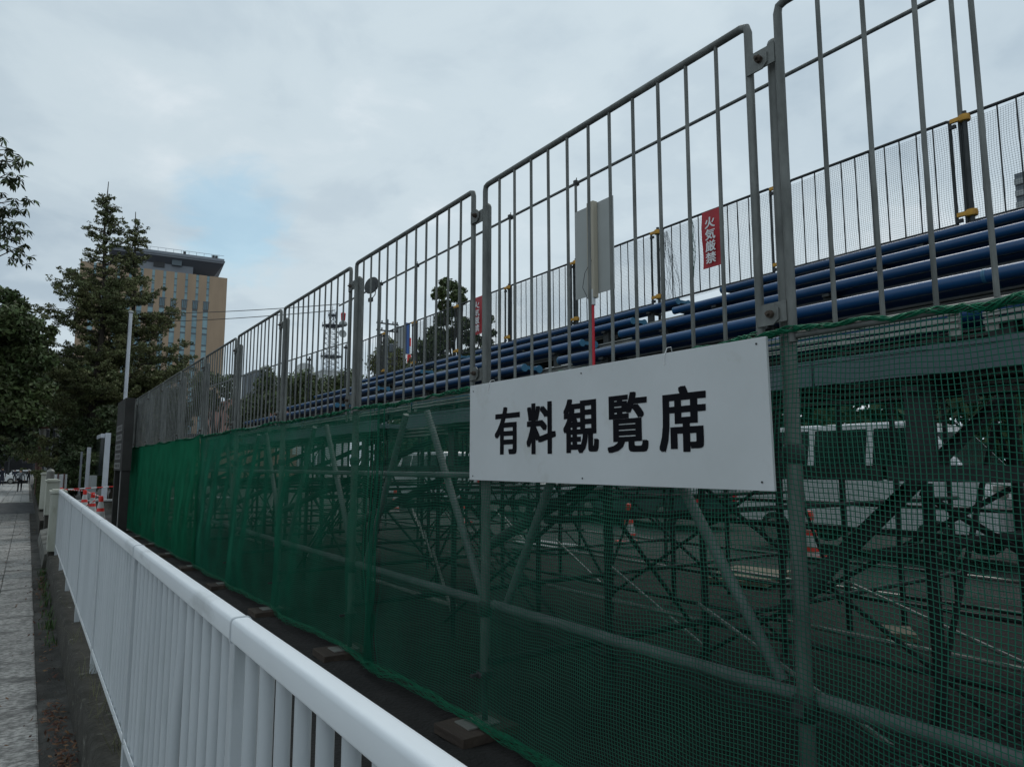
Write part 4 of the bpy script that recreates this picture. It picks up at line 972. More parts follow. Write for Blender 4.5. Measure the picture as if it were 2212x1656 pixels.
for i, (a_, b_) in enumerate(((0, 8), (8, 16), (16, 24), (24, 32))):
    cc = cl[a_:b_]; cx = sum(c[0][1] for c in cc)/len(cc)
    tree('screen_tree', f'dark evergreen beyond the car park behind the stand, {ORD[i]} from the right', 19.6, cx, .45, 5.2, cc+[((c[0][0], c[0][1]+.5, c[0][2]*.62), c[1]) for c in cc]+[((c[0][0], c[0][1]-.3, c[0][2]*.3), c[1]) for c in cc], 15000, .20, LEAFD, .12, group='evergreens closing the car park')

# ------------------------------------------------------------------ beige tower block
A = at(491, 601, 150); top = A.z
Dr = A.x*math.sin(AZ)+150*math.cos(AZ)
t = thing('office_tower', 'beige tiled tower block with narrow vertical windows and an overhanging slanted roof', 'building', (A.x, 150, 0))
_fr = ray(174, 563); _k = _fr[1]/(_fr[0]*math.sin(AZ)+_fr[1]*math.cos(AZ)); w0 = at(174, 563, Dr*.912*_k); d = (Vector((w0.x, w0.y, 0))-Vector((A.x, 150, 0))); W = d.length; d.normalize(); nrm = Vector((d.y, -d.x, 0))
if nrm.y > 0: nrm = -nrm
RZ = math.atan2(d.y, d.x)
t.rotation_euler = (0, 0, RZ)
# local frame: +x along the face from the right corner to the left, facade at y=0, building body away from camera
sgn = 1 if (Matrix.Rotation(RZ, 3, 'Z') @ Vector((0, 1, 0))).dot(nrm) < 0 else -1
D_ = 22*sgn
def tb(name, x0, x1, y0, y1, z0, z1, m, par=t, bevel=0): 
    ya, yb = sorted((y0*sgn, y1*sgn)); return obj(name, MB().box(x0, x1, ya, yb, z0, z1), m, par, bevel=bevel)
tb('body', .0, W, .35, 22, 0, top-.05, BEIGE)
# window bays: measured in the picture along the facade
def facx(px, py):
    r = ray(px, py); # intersect ray with the facade plane
    n0 = nrm; P0 = Vector((A.x, 150, 0)); rd = Vector((r[0], r[1], 0)); s_ = P0.dot(n0)/rd.dot(n0); q = rd*s_; return (q-P0).dot(d), CZ+r[2]*s_
def zpx(zx, zy): return (420+zx/6.132)/1.3866, (730+zy/6.132)/1.3866
strips = []
for xt, yt, xb, yb, in ((1252, 600, 1215, 1280), (1055, 575, 1025, 1260), (860, 545, 825, 1240), (655, 520, 625, 1225), (450, 495, 425, 1200), (250, 470, 215, 1180)):
    strips.append(facx(*zpx(xt, yt))[0])
dx = (strips[-1]-strips[0])/5; strips = [strips[0]+dx*i for i in range(int((W-1-strips[0])/dx)+1)]
zband = facx(*zpx(1225, 1070))[1]; zb2 = facx(*zpx(1225, 1220))[1]
fl = (zband-zb2)
edges = [0]
wn, ww = dx*.25, dx*.68
# facade: wall piers between strips (proud), so windows sit recessed
prev = prevw = 0
for s_ in strips:
    tb('wall_pier', prev, s_-wn/2, .0, .349, zband, top, BEIGE); tb('wall_pier', prevw, s_-wn/2, .0, .349, 0, zband-.001, BEIGE); prev = s_+wn/2; prevw = s_+ww/2
tb('wall_pier', prev, W, 0, .349, zband, top, BEIGE); tb('wall_pier', prevw, W, 0, .349, 0, zband-.001, BEIGE)
for s_ in strips:
    z = zband; k = (top-zband)/4
    for i in range(4):
        w_ = tb('window', s_-wn/2, s_+wn/2, .15, .348, z+i*k+.12, z+(i+1)*k-.03, GLASSB)
        tb('sill', s_-wn/2, s_+wn/2, .08, .149, z+i*k, z+i*k+.115, FRAMEB, w_)
    x0 = s_-wn/2; x1 = s_+ww/2
    w_ = tb('window', x0, x1, .12, .345, zb2, zband-.1, GLASSB)
    for f in (0, .33, .66, 1): tb('frame', x0+(x1-x0)*f-.09, x0+(x1-x0)*f+.09, .0, .119, zb2, zband, FRAMEB, w_)
    tb('frame', x0-.3, x1+.1, -.02, .118, zband-.12, zband+.05, FRAMEB, w_)
    zz = zb2-.15; i = 0
    while zz > 8:
        h = fl*(.72 if i % 2 == 0 else 1.35); w_ = tb('window', x0, x1, .15, .345, zz-h, zz-.25, GLASSB); tb('sill', x0, x1, .05, .149, zz-.245, zz, FRAMEB, w_); zz -= h; i += 1
# penthouse and overhanging roof
tb('penthouse', facx(*zpx(975, 500))[0], W-6, 1.2, 14, top, top+facx(*zpx(975, 430))[1]-facx(*zpx(975, 550))[1]+.4, GREYP)
px0 = facx(*zpx(1345, 595))[0]; 
tb('dark_storey', px0+.4, W-6.6, 3.4, 16, top+.01, top+3.4, DARKM)
zs0 = top+.3; ze = facx(*zpx(1530, 375))[1]; ze2 = facx(*zpx(1530, 295))[1]; xe = facx(*zpx(1535, 340))[0]
poly = [(px0, zs0), (xe, ze), (W+2, ze+.2), (W+.2, zs0)]
ya, yb = sorted((2.4*sgn, 16*sgn))
# soffit: inclined slab (hull of lower small rectangle, upper large rectangle)
WE = W-4.5
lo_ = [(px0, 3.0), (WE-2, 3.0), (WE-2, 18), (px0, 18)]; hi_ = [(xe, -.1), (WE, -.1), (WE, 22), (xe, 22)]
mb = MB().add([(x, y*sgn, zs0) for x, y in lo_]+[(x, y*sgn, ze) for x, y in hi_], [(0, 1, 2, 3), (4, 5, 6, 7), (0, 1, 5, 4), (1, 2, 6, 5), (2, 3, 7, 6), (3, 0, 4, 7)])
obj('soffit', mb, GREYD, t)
rf = tb('roof', xe-.05, WE, -.25, 22, ze+.01, ze+.36, GREYP); tb('fascia', xe-.2, WE+.1, -.45, 22.2, ze+.361, ze+.52, GREYP, rf); tb('fascia', xe-.05, WE, -.25, 22, ze+.521, ze+1.0, GREYP, rf)
for i in range(14): x = xe+1+i*(WE-xe-1)/14; tb('roof_rail_post', x-.03, x+.03, .2, .26, ze+1.0, ze+1.8, GREYP, rf)
tb('roof_rail', xe, WE, .2, .25, ze+1.76, ze+1.82, GREYP, rf)
for q in (1350, 1405, 815): x = facx(*zpx(q, 200))[0]; tb('roof_unit', x-.25, x+.25, .3, .8, ze+1.01, ze+1.7, DARKM, rf)
wv = facx(*zpx(345, 420)); tb('penthouse_window', wv[0]-1.0, wv[0]+1.0, 1.0, 1.19, top+.9, top+3.0, DARKM)
wv = facx(*zpx(675, 335)); tb('soffit_window', wv[0]-.9, wv[0]+.9, .3, 1.4, wv[1]-.6, wv[1]+.5, FRAMEB)

# ------------------------------------------------------------------ other distant buildings
def block(name, label, x0p, x1p, ytop, Y, m, depth=14, floors=0, cols=0, wm=FRAMEB, roof=None, zb=0):
    a = at(x0p, ytop, Y); b = at(x1p, ytop, Y); x0, x1 = a.x, b.x; zt = (a.z+b.z)/2
    t = thing(name, label, 'building', ((x0+x1)/2, Y, 0)); o_ = -Vector(t.location)
    obj('walls', MB().box(x0, x1, Y, Y+depth, zb, zt), m, t, o_)
    obj('parapet', MB().box(x0-.15, x1+.15, Y-.15, Y+depth, zt+.01, zt+.4), roof or m, t, o_)
    if floors:
        fh = (zt-1)/floors; cw = (x1-x0)/cols
        wmesh = MB().box(-cw*.3, cw*.3, -.06, .05, -fh*.28, fh*.28).mesh('window', DGLASS if wm is None else wm)
        for f in range(floors):
            for c in range(cols):
                if zt-.6-fh*(f+.5) > 3: link('window', wmesh, t, tuple(Vector((x0+cw*(c+.5), Y, zt-.6-fh*(f+.5)))+o_))
    return t
block('high_rise', 'dark grey high rise far away, seen through the fence', 551, 573, 802, 220, GREYB, 16, 14, 5)
block('high_rise', 'second grey high rise slab just right of the dark one', 574, 592, 806, 225, LGREY if False else GREYB, 14, 16, 3, LGREY)
block('pink_building', 'brownish pink rendered building left of the high rise, lower', 500, 556, 868, 110, PINK, 18, 3, 4, BROWN)
block('pink_building', 'pale pink building right of the high rise', 596, 646, 842, 130, PINK, 14, 5, 4, WHITEB)
wb = block('white_building', 'pale windowless building under the lattice mast', 698, 760, 803, 200, WHITEB, 16)
block('low_white_building', 'low white building with a rooftop dish left of the lattice mast', 640, 698, 833, 190, WHITEB, 14, 4, 6)
t = thing('grey_building', 'grey ribbed building behind the back railing at the right edge', 'building', (45, 5, .3)); o_ = -Vector(t.location)
obj('walls', MB().box(40, 56, -25, 13.2, .3, 16.5), GREYB, t, o_)
for i in range(24): obj('rib', MB().box(39.9, 39.999, -25, 13.2, 16.2-i*.6-.3, 16.2-i*.6), LGREY, t, o_)
for i in range(12): obj('window', MB().box(39.8, 39.88, 10.6-i*3, 12.4-i*3, 11.2, 12.6), DGLASS, t, o_)
block('white_low_block', 'white building showing between the left trees', 100, 170, 905, 120, WHITEB, 10, 5, 6)
block('shop_building', 'dark shopfront across the junction behind the parked cars', -140, 120, 905, 104, DARKM, 12, 3, 10, BLACKC)
t = thing('awning', 'long dark flat canopy over the shopfront across the junction', 'canopy', (-3, 100, 0)); obj('slab', MB().box(-9, 4.5, 0, 3.2, 3.0, 3.25), GREYD, t)
for i in range(6): obj('column', MB().box(-8.5+i*2.4, -8.35+i*2.4, .2, .35, .0, 2.999), DARKM, t)
# roof dish
p = at(657, 830, 192)
t = thing('satellite_dish', 'white satellite dish on the low white roof', 'satellite dish', tuple(p))
me = MB().lathe([(.2, 0), (1.6, .35), (2.6, 1.0), (2.65, 1.02), (1.6, .42), (.1, .1)], n=20).mesh('dish', WHITEB, True); me.transform(Matrix.Translation((0, 0, 3.4)) @ Matrix.Rotation(R(55), 4, 'X') @ Matrix.Rotation(R(-20), 4, 'Y')); link('dish', me, t)
obj('mount', MB().tube([(0, .4, 0), (0, .4, 3.2)], .2, 8).tube([(-.8, 0, 0), (0, .4, 2.2)], .1, 6).tube([(.8, 0, 0), (0, .4, 2.2)], .1, 6), LGREY, t)
# lattice mast
YM = 205; pt = at(722, 655, YM); pb_ = at(724, 803, YM); cx, zt, zb = pb_.x, pt.z, pb_.z
t = thing('lattice_mast', 'steel lattice telecom mast with three round platforms and a dish', 'mast', (cx, YM+4, zb)); H = zt-zb
sc = at(745, 800, YM).x-at(701, 800, YM).x
hw = lambda f: (sc*.30)*(1-.35*f) if f < .72 else sc*.12
nodes = [i/12*.9 for i in range(13)]
mb = MB()
for (sx, sy) in ((-1, -1), (1, -1), (1, 1), (-1, 1)): mb.tube([(sx*hw(f), sy*hw(f), H*f) for f in nodes], .10, 5)
legs = obj('legs', mb, GREYB, t)
mb = MB()
for i in range(12):
    f0, f1 = nodes[i], nodes[i+1]; a, b = hw(f0), hw(f1)
    for s_ in (-1, 1):
        mb.tube([(-a, s_*a, H*f0), (b, s_*b, H*f1)], .06, 4).tube([(a, s_*a, H*f0), (-b, s_*b, H*f1)], .06, 4).tube([(s_*a, -a, H*f0), (s_*b, b, H*f1)], .06, 4).tube([(-a, s_*a, H*f0), (a, s_*a, H*f0)], .06, 4)
obj('lattice', mb, GREYB, t)
for f, r_ in ((.245, sc*.52), (.70, sc*.50), (.86, sc*.22)):
    p = obj('platform', MB().lathe([(r_*.75, -.25), (r_, 0), (r_, .12)], (0, 0, H*f), 12), GREYD, t); 
    mb = MB()
    for q in range(12):
        an = 6.283*q/12; mb.tube([(r_*.95*math.cos(an), r_*.95*math.sin(an), H*f-.8), (r_*.95*math.cos(an), r_*.95*math.sin(an), H*f+1.1)], .05, 4)
    obj('aerials', mb, GREYB, p)
obj('spire', MB().tube([(0, 0, H*.88), (0, 0, H)], .08, 5).tube([(-.8, 0, H*.90), (-.8, 0, H*.965)], .05, 4).tube([(.8, 0, H*.90), (.8, 0, H*.97)], .05, 4), GREYB, t)
me = MB().lathe([(.1, 0), (.9, .2), (1.3, .6), (.9, .3)], n=14).mesh('dish', LGREY, True); me.transform(Matrix.Translation((sc*.42, -1.5, H*.58)) @ Matrix.Rotation(R(80), 4, 'X')); link('dish', me, t)
# red and white chimney mast and blue sign pylon
p0 = at(884, 730, 150); p1 = at(884, 800, 150)
t = thing('striped_mast', 'distant red and white banded mast behind the back railing', 'mast', (p0.x, 150, 0))
n = 16; zt = p0.z
for i in range(n):
    a_, b_ = zt*i/n, zt*(i+1)/n; obj('red_band' if i % 2 else 'white_band', MB().lathe([(.75-.02*i, a_), (.74-.02*i, b_-.01)], n=10), CONER if i % 2 else WTEXT, t, smooth=True)
p0 = at(868, 705, 140)
t = thing('pylon_sign', 'distant blue and white pylon beside the striped mast', 'pylon', (p0.x, 140, 0)); obj('shaft', MB().box(-1.0, 1.0, 0, 1, 0, p0.z), LGREY, t); obj('blue_top', MB().box(1.01, 2.0, 0, 1, p0.z-6, p0.z+1), BLUES, t)
# utility poles with gear
def upole(px, pyt, Y, label, sc=1):
    p = at(px, pyt, Y); t = thing('utility_pole', label, 'utility pole', (p.x, Y, .3), group='utility poles beyond the stand'); h = p.z-.3
    obj('shaft', MB().tube([(0, 0, 0), (0, 0, h)], .17*sc, 10, r2=.11*sc), LGREY if sc > 2 else GREYB, t, smooth=True)
    for i, z in enumerate((.35, .9, 3.0, 3.4)):
        c = obj('crossarm', MB().box(-.9*sc, .9*sc, -.12, -.04, h-z-.05, h-z+.05), DARKM, t)
        mb = MB()
        for x in (-.8, -.45, .45, .8): mb.lathe([(.03, .05), (.07, .09), (.03, .13), (.07, .17), (.03, .22)], (x*sc, -.08, h-z), 8)
        obj('insulators', mb, DARKM, c)
    obj('transformer', MB().lathe([(.15, 0), (.18, .05), (.18, .6), (.12, .66)], (.32, -.1, h-2.5), 12), GREYB, t, smooth=True)
    return t
upole(836, 690, 48, 'grey utility pole with crossarms behind the small pine')
upole(695, 862, 50, 'short pale utility pole at the far end of the benches', .7)
# overhead cables
def cable(a, b, sag, label, r=.018):
    pts = []
    for i in range(25):
        f = i/24; p = Vector(a).lerp(Vector(b), f); p.z -= sag*4*f*(1-f); pts.append(p-Vector(a))
    tag(obj('overhead_cable', MB().tube(pts, r, 5), DARKM, None, tuple(a)), label, 'cable', 'thin overhead cables')
e = Vector((7.46, 20.0, 6.75))
cable(e, at(52, 655, 62), .5, 'upper thin cable running left from the end of the high pipe past the tower', .014)
cable(e+Vector((0, .4, -.12)), at(52, 676, 62), .5, 'lower thin cable running left from the end of the high pipe past the tower', .014)
cable(at(60, 755, 70), at(170, 790, 60), .3, 'faint cable between the left tree and the conifers', .014)

# ------------------------------------------------------------------ street furniture along the far pavement
def lantern_post(px, Y, pyt, label, m=BROWN):
    p = at(px, pyt, Y); t = thing('street_lamp', label, 'street lamp', (p.x, Y, .0), group='lantern street lamps'); h = p.z
    obj('shaft', MB().tube([(0, 0, 0), (0, 0, h-.1)], .09, 10, r2=.06), m, t, smooth=True)
    obj('cap', MB().box(-.32, .32, -.2, .2, h-.08, h), m, t)
    obj('lantern', MB().lathe([(.16, -.5), (.22, -.1), (.22, -.09)], (.12, 0, h), 8), LAMPG, t)
lantern_post(89, 44, 922, 'brown lamp post with a square lantern above the hedge, left one'); lantern_post(126, 47, 922, 'dark lamp post with a square lantern right of the brown one', DARKM)
p = at(61, 991, 78)
t = thing('pedestrian_signal', 'pedestrian signal showing red on a brown arm across the pavement end', 'traffic signal', (.9, 78, 0)); o_ = -Vector(t.location)
obj('housing', MB().box(p.x-.45, p.x+.42, 77.9, 78.2, p.z-.38, p.z+.38), DARKM, t, o_, bevel=.03)
obj('red_lamp', MB().box(p.x-.10, p.x+.10, 77.86, 77.899, p.z-.16, p.z+.16), REDL, t, o_)
obj('green_lamp', MB().box(p.x+.2, p.x+.42, 77.88, 77.899, p.z-.18, p.z+.18), DARKM, t, o_)
obj('arm', MB().tube([(p.x-.4, 78.05, p.z+.95), (.9, 78.05, p.z+.95)], .05, 8).tube([(p.x, 78.05, p.z+.45), (p.x, 78.05, p.z+.95)], .04, 6), GREYP, t, o_, smooth=True)
obj('post', MB().tube([(.95, 78.05, -.1), (.95, 78.05, 6.0)], .13, 10).tube([(.65, 78.2, -.1), (.65, 78.2, 3.6)], .1, 8), BROWN, t, o_, smooth=True)
def thinpole(px, Y, pyt, r, m, label):
    p = at(px, pyt, Y); t = thing('thin_pole', label, 'pole', (p.x, Y, 0), group='thin poles behind the hedge')
    obj('shaft', MB().tube([(0, 0, 0), (0, 0, p.z)], r, 8), m, t, smooth=True); obj('cap', MB().lathe([(r*1.3, 0), (r*1.3, .05), (r*.4, .09)], (0, 0, p.z), 8), m, t, smooth=True)
thinpole(100, 40, 985, .05, LGREY, 'short pale pole standing just behind the bollard'); thinpole(113, 42, 950, .03, LGREY, 'thin pale pole between the lantern posts'); thinpole(104, 41, 930, .07, DARKM, 'dark thin pole between the lantern posts'); thinpole(118, 43, 930, .07, DARKM, 'dark pole just left of the blue sign')
a = at(127, 938, 52); b = at(152, 972, 52)
t = thing('blue_sign', 'blue and white street sign half hidden by the garden tree', 'sign', ((a.x+b.x)/2, 52, 0)); o_ = -Vector(t.location)
obj('panel', MB().box(a.x, b.x, 52, 52.05, b.z, a.z), SIGNW, t, o_); obj('post', MB().tube([(a.x+.1, 52.1, 0), (a.x+.1, 52.1, a.z)], .05, 8), LGREY, t, o_)
for i in range(5): obj('blue_patch', MB().box(a.x+.12+.13*i, a.x+.22+.13*i, 51.985, 51.999, a.z-.25-.08*(i % 2), a.z-.1+.03*(i % 3)), BLUES, t, o_)
obj('blue_band', MB().box(a.x+.15, b.x-.2, 51.985, 51.999, b.z+.15, b.z+.4), BLUES, t, o_)
t = thing('bus_stop_board', 'small pale horizontal board on the dark poles behind the hedge', 'sign', tuple(at(111, 999, 43))); obj('panel', MB().box(-.28, .28, 0, .05, -.12, .12), LGREY, t); obj('bracket', MB().box(-.33, .33, .051, .08, -.02, .02), DARKM, t)
t = thing('green_hoarding', 'pale and green construction hoarding behind the hedge', 'hoarding', (2.0, 55, 0)); a = at(128, 985, 55)
for i in range(8): obj('panel', MB().box(-.65+i*.3, -.36+i*.3, 0, .04, .9, a.z), LGREY, t)
obj('green_band', MB().box(-.65, 1.75, -.02, -.002, .9, 1.9), GREENL, t)

# ------------------------------------------------------------------ cars
def car(name, label, loc, rz, m, kind='sedan', group=None, L_=4.3, W_=1.7, H_=1.45):
    t = thing(name, label, 'car' if kind != 'van' else 'van', loc, rz, group)
    if kind == 'van': lower = [(-.5, .18), (-.5, .55), (-.485, .62), (.44, .62), (.5, .45), (.5, .18)]; cab = [(-.485, .62), (-.47, .97), (-.45, 1.0), (.22, 1.0), (.29, .95), (.42, .62)]
    else: lower = [(-.5, .2), (-.5, .55), (-.48, .64), (-.3, .67), (.22, .65), (.46, .56), (.5, .45), (.5, .2)]; cab = [(-.46, .64), (-.34, .94), (-.28, 1.0), (.02, 1.0), (.08, .96), (.26, .65)]
    mb = MB(); P = [(x*L_, z*H_) for x, z in lower]
    n = len(P); vs = [(x, -W_/2, z) for x, z in P]+[(x, W_/2, z) for x, z in P]
    mb.add(vs, [tuple(range(n)), tuple(range(2*n-1, n-1, -1))]+[(i, n+i, n+(i+1) % n, (i+1) % n) for i in range(n)])
    obj('body', mb, m, t, bevel=.05)
    P = [(x*L_, z*H_) for x, z in cab]; n = len(P); zt = max(z for x, z in P); zb_ = min(z for x, z in P)
    ins = lambda z: W_/2-.03-.14*(z-zb_)/(zt-zb_)
    vs = [(x, -ins(z), z) for x, z in P]+[(x, ins(z), z) for x, z in P]
    obj('cabin', MB().add(vs, [tuple(range(n)), tuple(range(2*n-1, n-1, -1))]+[(i, n+i, n+(i+1) % n, (i+1) % n) for i in range(n)]), m, t, bevel=.04)
    for s_ in (-1, 1):
        xs = [x for x, z in P]; x0, x1 = min(xs), max(xs); h0, h1 = zb_+.06, zt-.10
        for a_, b_ in ((.12, .36), (.39, .62), (.65, .84)):
            xa, xb = x0+(x1-x0)*a_, x0+(x1-x0)*b_; q0, q1 = ins(h0)+.012, ins(h1)+.012
            sh = .10 if b_ > .8 and kind != 'van' else 0
            mb = MB().add([(xa, s_*q0, h0), (xb, s_*q0, h0), (xb-sh*2.2, s_*q1, h1), (xa+(.12 if a_ < .2 and kind != 'van' else 0), s_*q1, h1), (xa, s_*(q0-.02), h0), (xb, s_*(q0-.02), h0), (xb-sh*2.2, s_*(q1-.02), h1), (xa, s_*(q1-.02), h1)], [(0, 1, 2, 3), (4, 5, 6, 7), (0, 1, 5, 4), (1, 2, 6, 5), (2, 3, 7, 6), (3, 0, 4, 7)])
            obj('side_window', mb, DGLASS, t)
    def scr(pa, pb, name):
        (xa, za), (xb, zb2_) = pa, pb; dx_, dz_ = xb-xa, zb2_-za; L2 = math.hypot(dx_, dz_); nx, nz = (dz_/L2, -dx_/L2); 
        if name == 'rear_window': nx, nz = -abs(nx), abs(nz)
        else: nx, nz = abs(nx), abs(nz)
        pts = []
        for f in (.12, .88):
            x, z = xa+dx_*f, za+dz_*f; wv = ins(z)-.10; pts.append((x+nx*.012, z+nz*.012, wv))
        (x0, z0, w0_), (x1, z1, w1_) = pts
        mb = MB().add([(x0, -w0_, z0), (x0, w0_, z0), (x1, w1_, z1), (x1, -w1_, z1), (x0-nx*.02, -w0_, z0-nz*.02), (x0-nx*.02, w0_, z0-nz*.02), (x1-nx*.02, w1_, z1-nz*.02), (x1-nx*.02, -w1_, z1-nz*.02)], [(0, 1, 2, 3), (7, 6, 5, 4), (0, 4, 5, 1), (1, 5, 6, 2), (2, 6, 7, 3), (3, 7, 4, 0)])
        obj(name, mb, DGLASS, t)
    scr(P[-1], P[-2], 'windscreen'); scr(P[0], P[1], 'rear_window')
    for x in (-.31, .31):
        for s_ in (-1, 1):
            me = MB().lathe([(.20, -.1), (.29, -.09), (.31, -.05), (.31, .05), (.29, .09), (.2, .1)], n=16).mesh('tyre', TYRE, True); me.transform(Matrix.Rotation(R(90), 4, 'X')); o = link('tyre', me, t, (x*L_, s_*(W_/2-.06), .31))
            me = MB().lathe([(.19, -.108), (.19, .108)], n=12).mesh('rim', STEELB); me.transform(Matrix.Rotation(R(90), 4, 'X')); link('rim', me, o)
    for s_ in (-1, 1):
        obj('headlight', MB().box(L_*.485, L_*.503, s_*.62-.14, s_*.62+.14, H_*.46, H_*.54), LAMPG, t); obj('tail_light', MB().box(-L_*.503, -L_*.485, s_*.68-.1, s_*.68+.1, H_*.42, H_*.56), REDP, t)
    return t
car('parked_car', 'white hatchback at the left edge beyond the pavement end', (-2.6, 92, 0), R(-8), CARW, group='cars at the junction')
car('parked_car', 'white car behind the walking man at the junction', (.05, 97, 0), R(8), CARW, group='cars at the junction')
car('parked_van', 'white van parked behind the stand, seen through the net right of the sign', (11.8, 6.3, .45), R(-90), CARW, 'van', L_=4.3, W_=1.7, H_=2.1)
car('parked_car', 'dark van parked behind the stand at the right edge', (11.9, 1.4, .47), R(-90), CARG, 'van', L_=4.4, W_=1.7, H_=2.0, group='cars behind the stand')
car('parked_car', 'dark green tinted car behind the stand below the sign', (13.2, 12.9, .42), R(90), CARG, group='cars behind the stand')
car('parked_car', 'silver car behind the stand left of the sign', (12.8, 18.0, .40), R(90), CARS, group='cars behind the stand')
car('parked_van', 'white van behind the stand near the far bays', (12.4, 23.0, .36), R(90), CARW, 'van', L_=4.2, W_=1.7, H_=2.0)
car('parked_car', 'second silver car behind the far end of the stand', (14, 28.5, .34), R(90), CARS, group='cars behind the stand')
# things lying under the stand
def pile(name, label, loc, n, L_, W_, m, rz=0, cat='boards'):
    t = thing(name, label, cat, loc, rz)
    for i in range(n): o = obj('board', MB().box(-L_/2, L_/2, -W_/2, W_/2, 0, .028), m, t, (random.uniform(-.03, .03), random.uniform(-.03, .03), i*.032), rz=random.uniform(-.04, .04), bevel=.003)
    return t
pile('board_stack', 'pale plywood boards lying under the stand left of the near post', (7.2, 5.4, gz(5)+.02), 3, .9, .7, PLY, .3)
pile('board_stack', 'small board stack lying under the right end of the stand', (5.7, 2.9, gz(2)+.02), 2, .3, .22, PLY, .6)
pile('board_stack', 'pale plank pile under the middle of the stand', (7.2, 9.5, gz(8)+.02), 3, .6, 1.2, LGREY, .1)
for i, (x, y) in enumerate(((10.0, 6.35), (9.2, 9.5), (9.0, 15.2), (9.2, 19.5))):
    q_ = dup(c0, None, (x, y, .46), label=f'traffic cone standing behind the stand, {ORD[i]} from the right, seen through the net'); q_['group'] = 'traffic cones behind the grandstand'
t = thing('crate', 'orange brown plastic crate under the stand near the right edge', 'crate', (5.6, 1.2, gz(1)))
mb = MB()
for x0, x1, y0, y1 in ((-.3, .3, -.2, -.18), (-.3, .3, .18, .2), (-.3, -.28, -.179, .179), (.28, .3, -.179, .179)): mb.box(x0, x1, y0, y1, .02, .3)
obj('walls', mb, STRAW, t); obj('bottom', MB().box(-.3, .3, -.2, .2, 0, .019), STRAW, t)

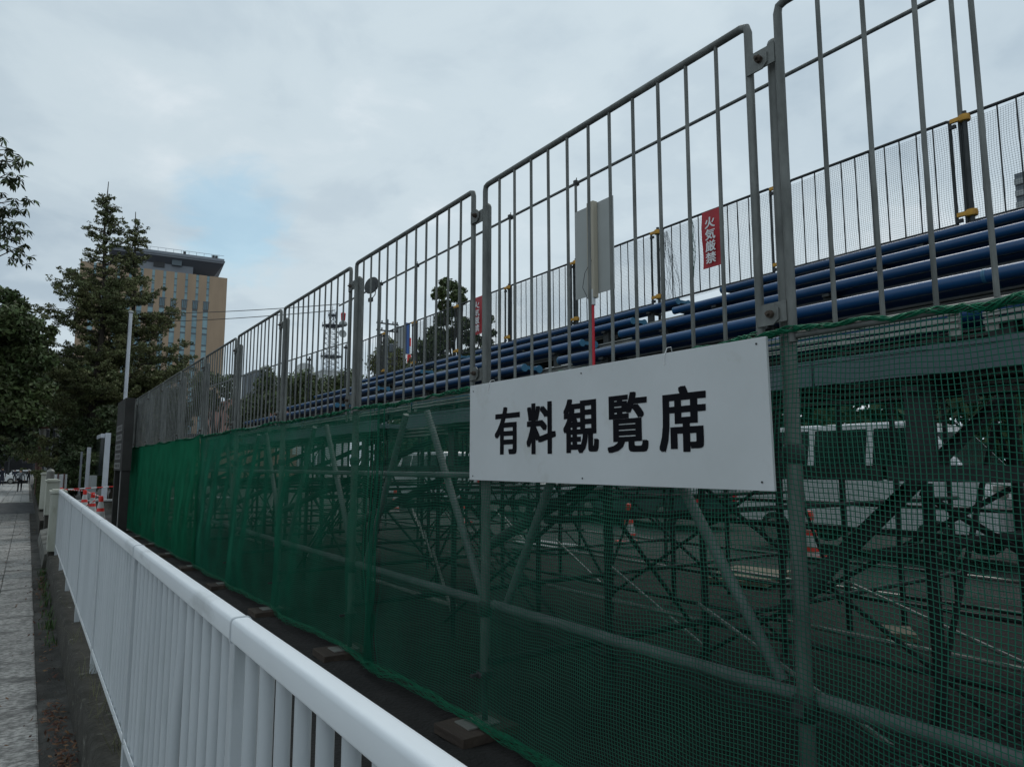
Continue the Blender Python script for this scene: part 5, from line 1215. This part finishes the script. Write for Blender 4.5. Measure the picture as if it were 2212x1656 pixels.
# ------------------------------------------------------------------ people
def person(label, px, pyf, pyh, Y, top, bottom, hair=HAIR, stride=.12, bag=False, hat=False, skirt=False, turn=0, arm=.1):
    f = at(px, pyf, Y); h = at(px, pyh, Y).z-f.z; s_ = h/1.72
    t = thing('person', label, 'person', (f.x, Y, f.z), turn)
    J = dict(pel=(0, 0, .92), bel=(0, 0, 1.08), che=(0, .01, 1.30), nek=(0, 0, 1.47), hd0=(0, -.01, 1.56), hd1=(0, -.01, 1.66),
             shl=(-.17, 0, 1.40), ell=(-.25, .02, 1.14), wrl=(-.26, -.08*arm*8, .90), hal=(-.26, -.10*arm*8, .81), shr=(.17, 0, 1.40), elr=(.25, .02, 1.14), wrr=(.26, .06*arm*8, .90), har=(.26, .07*arm*8, .81),
             hil=(-.09, 0, .90), knl=(-.10, -stride*.6, .50), anl=(-.10, -stride, .08), tol=(-.11, -stride-.16, .03), hir=(.09, 0, .90), knr=(.10, stride*.1, .50), anr=(.10, stride, .09), tor=(.11, stride-.15, .03))
    rd = dict(pel=.135, bel=.13, che=.15, nek=.058, hd0=.085, hd1=.095, shl=.07, ell=.048, wrl=.034, hal=.036, shr=.07, elr=.048, wrr=.034, har=.036, hil=.095, knl=.062, anl=.042, tol=.035, hir=.095, knr=.062, anr=.042, tor=.035)
    E = [('pel', 'bel'), ('bel', 'che'), ('che', 'nek'), ('nek', 'hd0'), ('hd0', 'hd1'), ('che', 'shl'), ('shl', 'ell'), ('ell', 'wrl'), ('wrl', 'hal'), ('che', 'shr'), ('shr', 'elr'), ('elr', 'wrr'), ('wrr', 'har'), ('pel', 'hil'), ('hil', 'knl'), ('knl', 'anl'), ('anl', 'tol'), ('pel', 'hir'), ('hir', 'knr'), ('knr', 'anr'), ('anr', 'tor')]
    ks = list(J); me = bpy.data.meshes.new('body'); me.from_pydata([tuple(c*s_ for c in J[k]) for k in ks], [(ks.index(a), ks.index(b)) for a, b in E], [])
    o = bpy.data.objects.new('body', me); COL.objects.link(o)
    md = o.modifiers.new('skin', 'SKIN'); md.use_smooth_shade = True
    for i, k in enumerate(ks): v = me.skin_vertices[0].data[i]; v.radius = (rd[k]*s_, rd[k]*s_*(.75 if k in ('pel', 'bel', 'che') else 1)); v.use_root = (k == 'pel')
    o.modifiers.new('sub', 'SUBSURF').levels = 1; o.modifiers['sub'].render_levels = 1
    m2 = bpy.data.meshes.new_from_object(o.evaluated_get(bpy.context.evaluated_depsgraph_get())); bpy.data.objects.remove(o)
    m2.materials.clear()
    for q in (SKIN, top, bottom, BLACKC): m2.materials.append(q)
    for p in m2.polygons:
        c = p.center/s_; r_ = abs(c.x)
        p.material_index = 0 if c.z > 1.49 or (r_ > .2 and c.z < .92) else (3 if c.z < .075 else (1 if c.z > .93 or r_ > .19 else 2))
        p.use_smooth = True
    link('body', m2, t)
    if hat: obj('hat', MB().lathe([(.17, 0), (.165, .015), (.10, .02), (.095, .10), (.05, .13)], (0, -.01, 1.66), 14), PALEC, t, smooth=True).scale = (s_, s_, s_)
    else: obj('hair', MB().lathe([(.085, -.09), (.108, -.04), (.112, .02), (.09, .08), (.04, .105)], (0, .02, 1.68), 12), hair, t, smooth=True).scale = (s_, s_, s_)
    if bag:
        obj('shoulder_strap', MB().tube([(.15, -.1, 1.45), (.04, -.17, 1.25), (-.10, -.16, 1.0)], .018, 6), BLACKC, t).scale = (s_, s_, s_)
        obj('shoulder_bag', MB().box(-.24, -.02, -.26, -.14, .85, 1.06), BLACKC, t, bevel=.02).scale = (s_, s_, s_)
    if skirt: obj('skirt', MB().lathe([(.24, .45), (.21, .7), (.16, .98)], n=14), bottom, t, smooth=True).scale = (s_, s_, s_)
    return t
person('man walking towards the camera in a grey shirt with a black shoulder bag', 41.5, 1061.5, 1013, 57, SHIRT, BLACKC, bag=True, stride=.14)
person('person in black with a pale hat standing on the right of the far pavement', 60.5, 1045, 1014, 75, BLACKC, BLACKC, hat=True, stride=.04)
person('person in dark clothes walking behind the man in grey', 30.5, 1040.5, 1014, 84, DRESS, BLACKC, stride=.2)
person('person in a navy dress at the left edge of the far pavement', 3, 1048, 1010, 70, DRESS, DRESS, skirt=True, stride=.05)
p = at(68, 1046, 76); t = thing('white_bags', 'pale bag standing beside the person in black', 'bag', tuple(p)); obj('sack', MB().lathe([(.25, 0), (.28, .2), (.22, .5), (.1, .7)], n=10), PALEC, t, smooth=True); obj('handle', MB().tube([(-.1, 0, .68), (0, 0, .85), (.1, 0, .68)], .02, 5), PALEC, t)
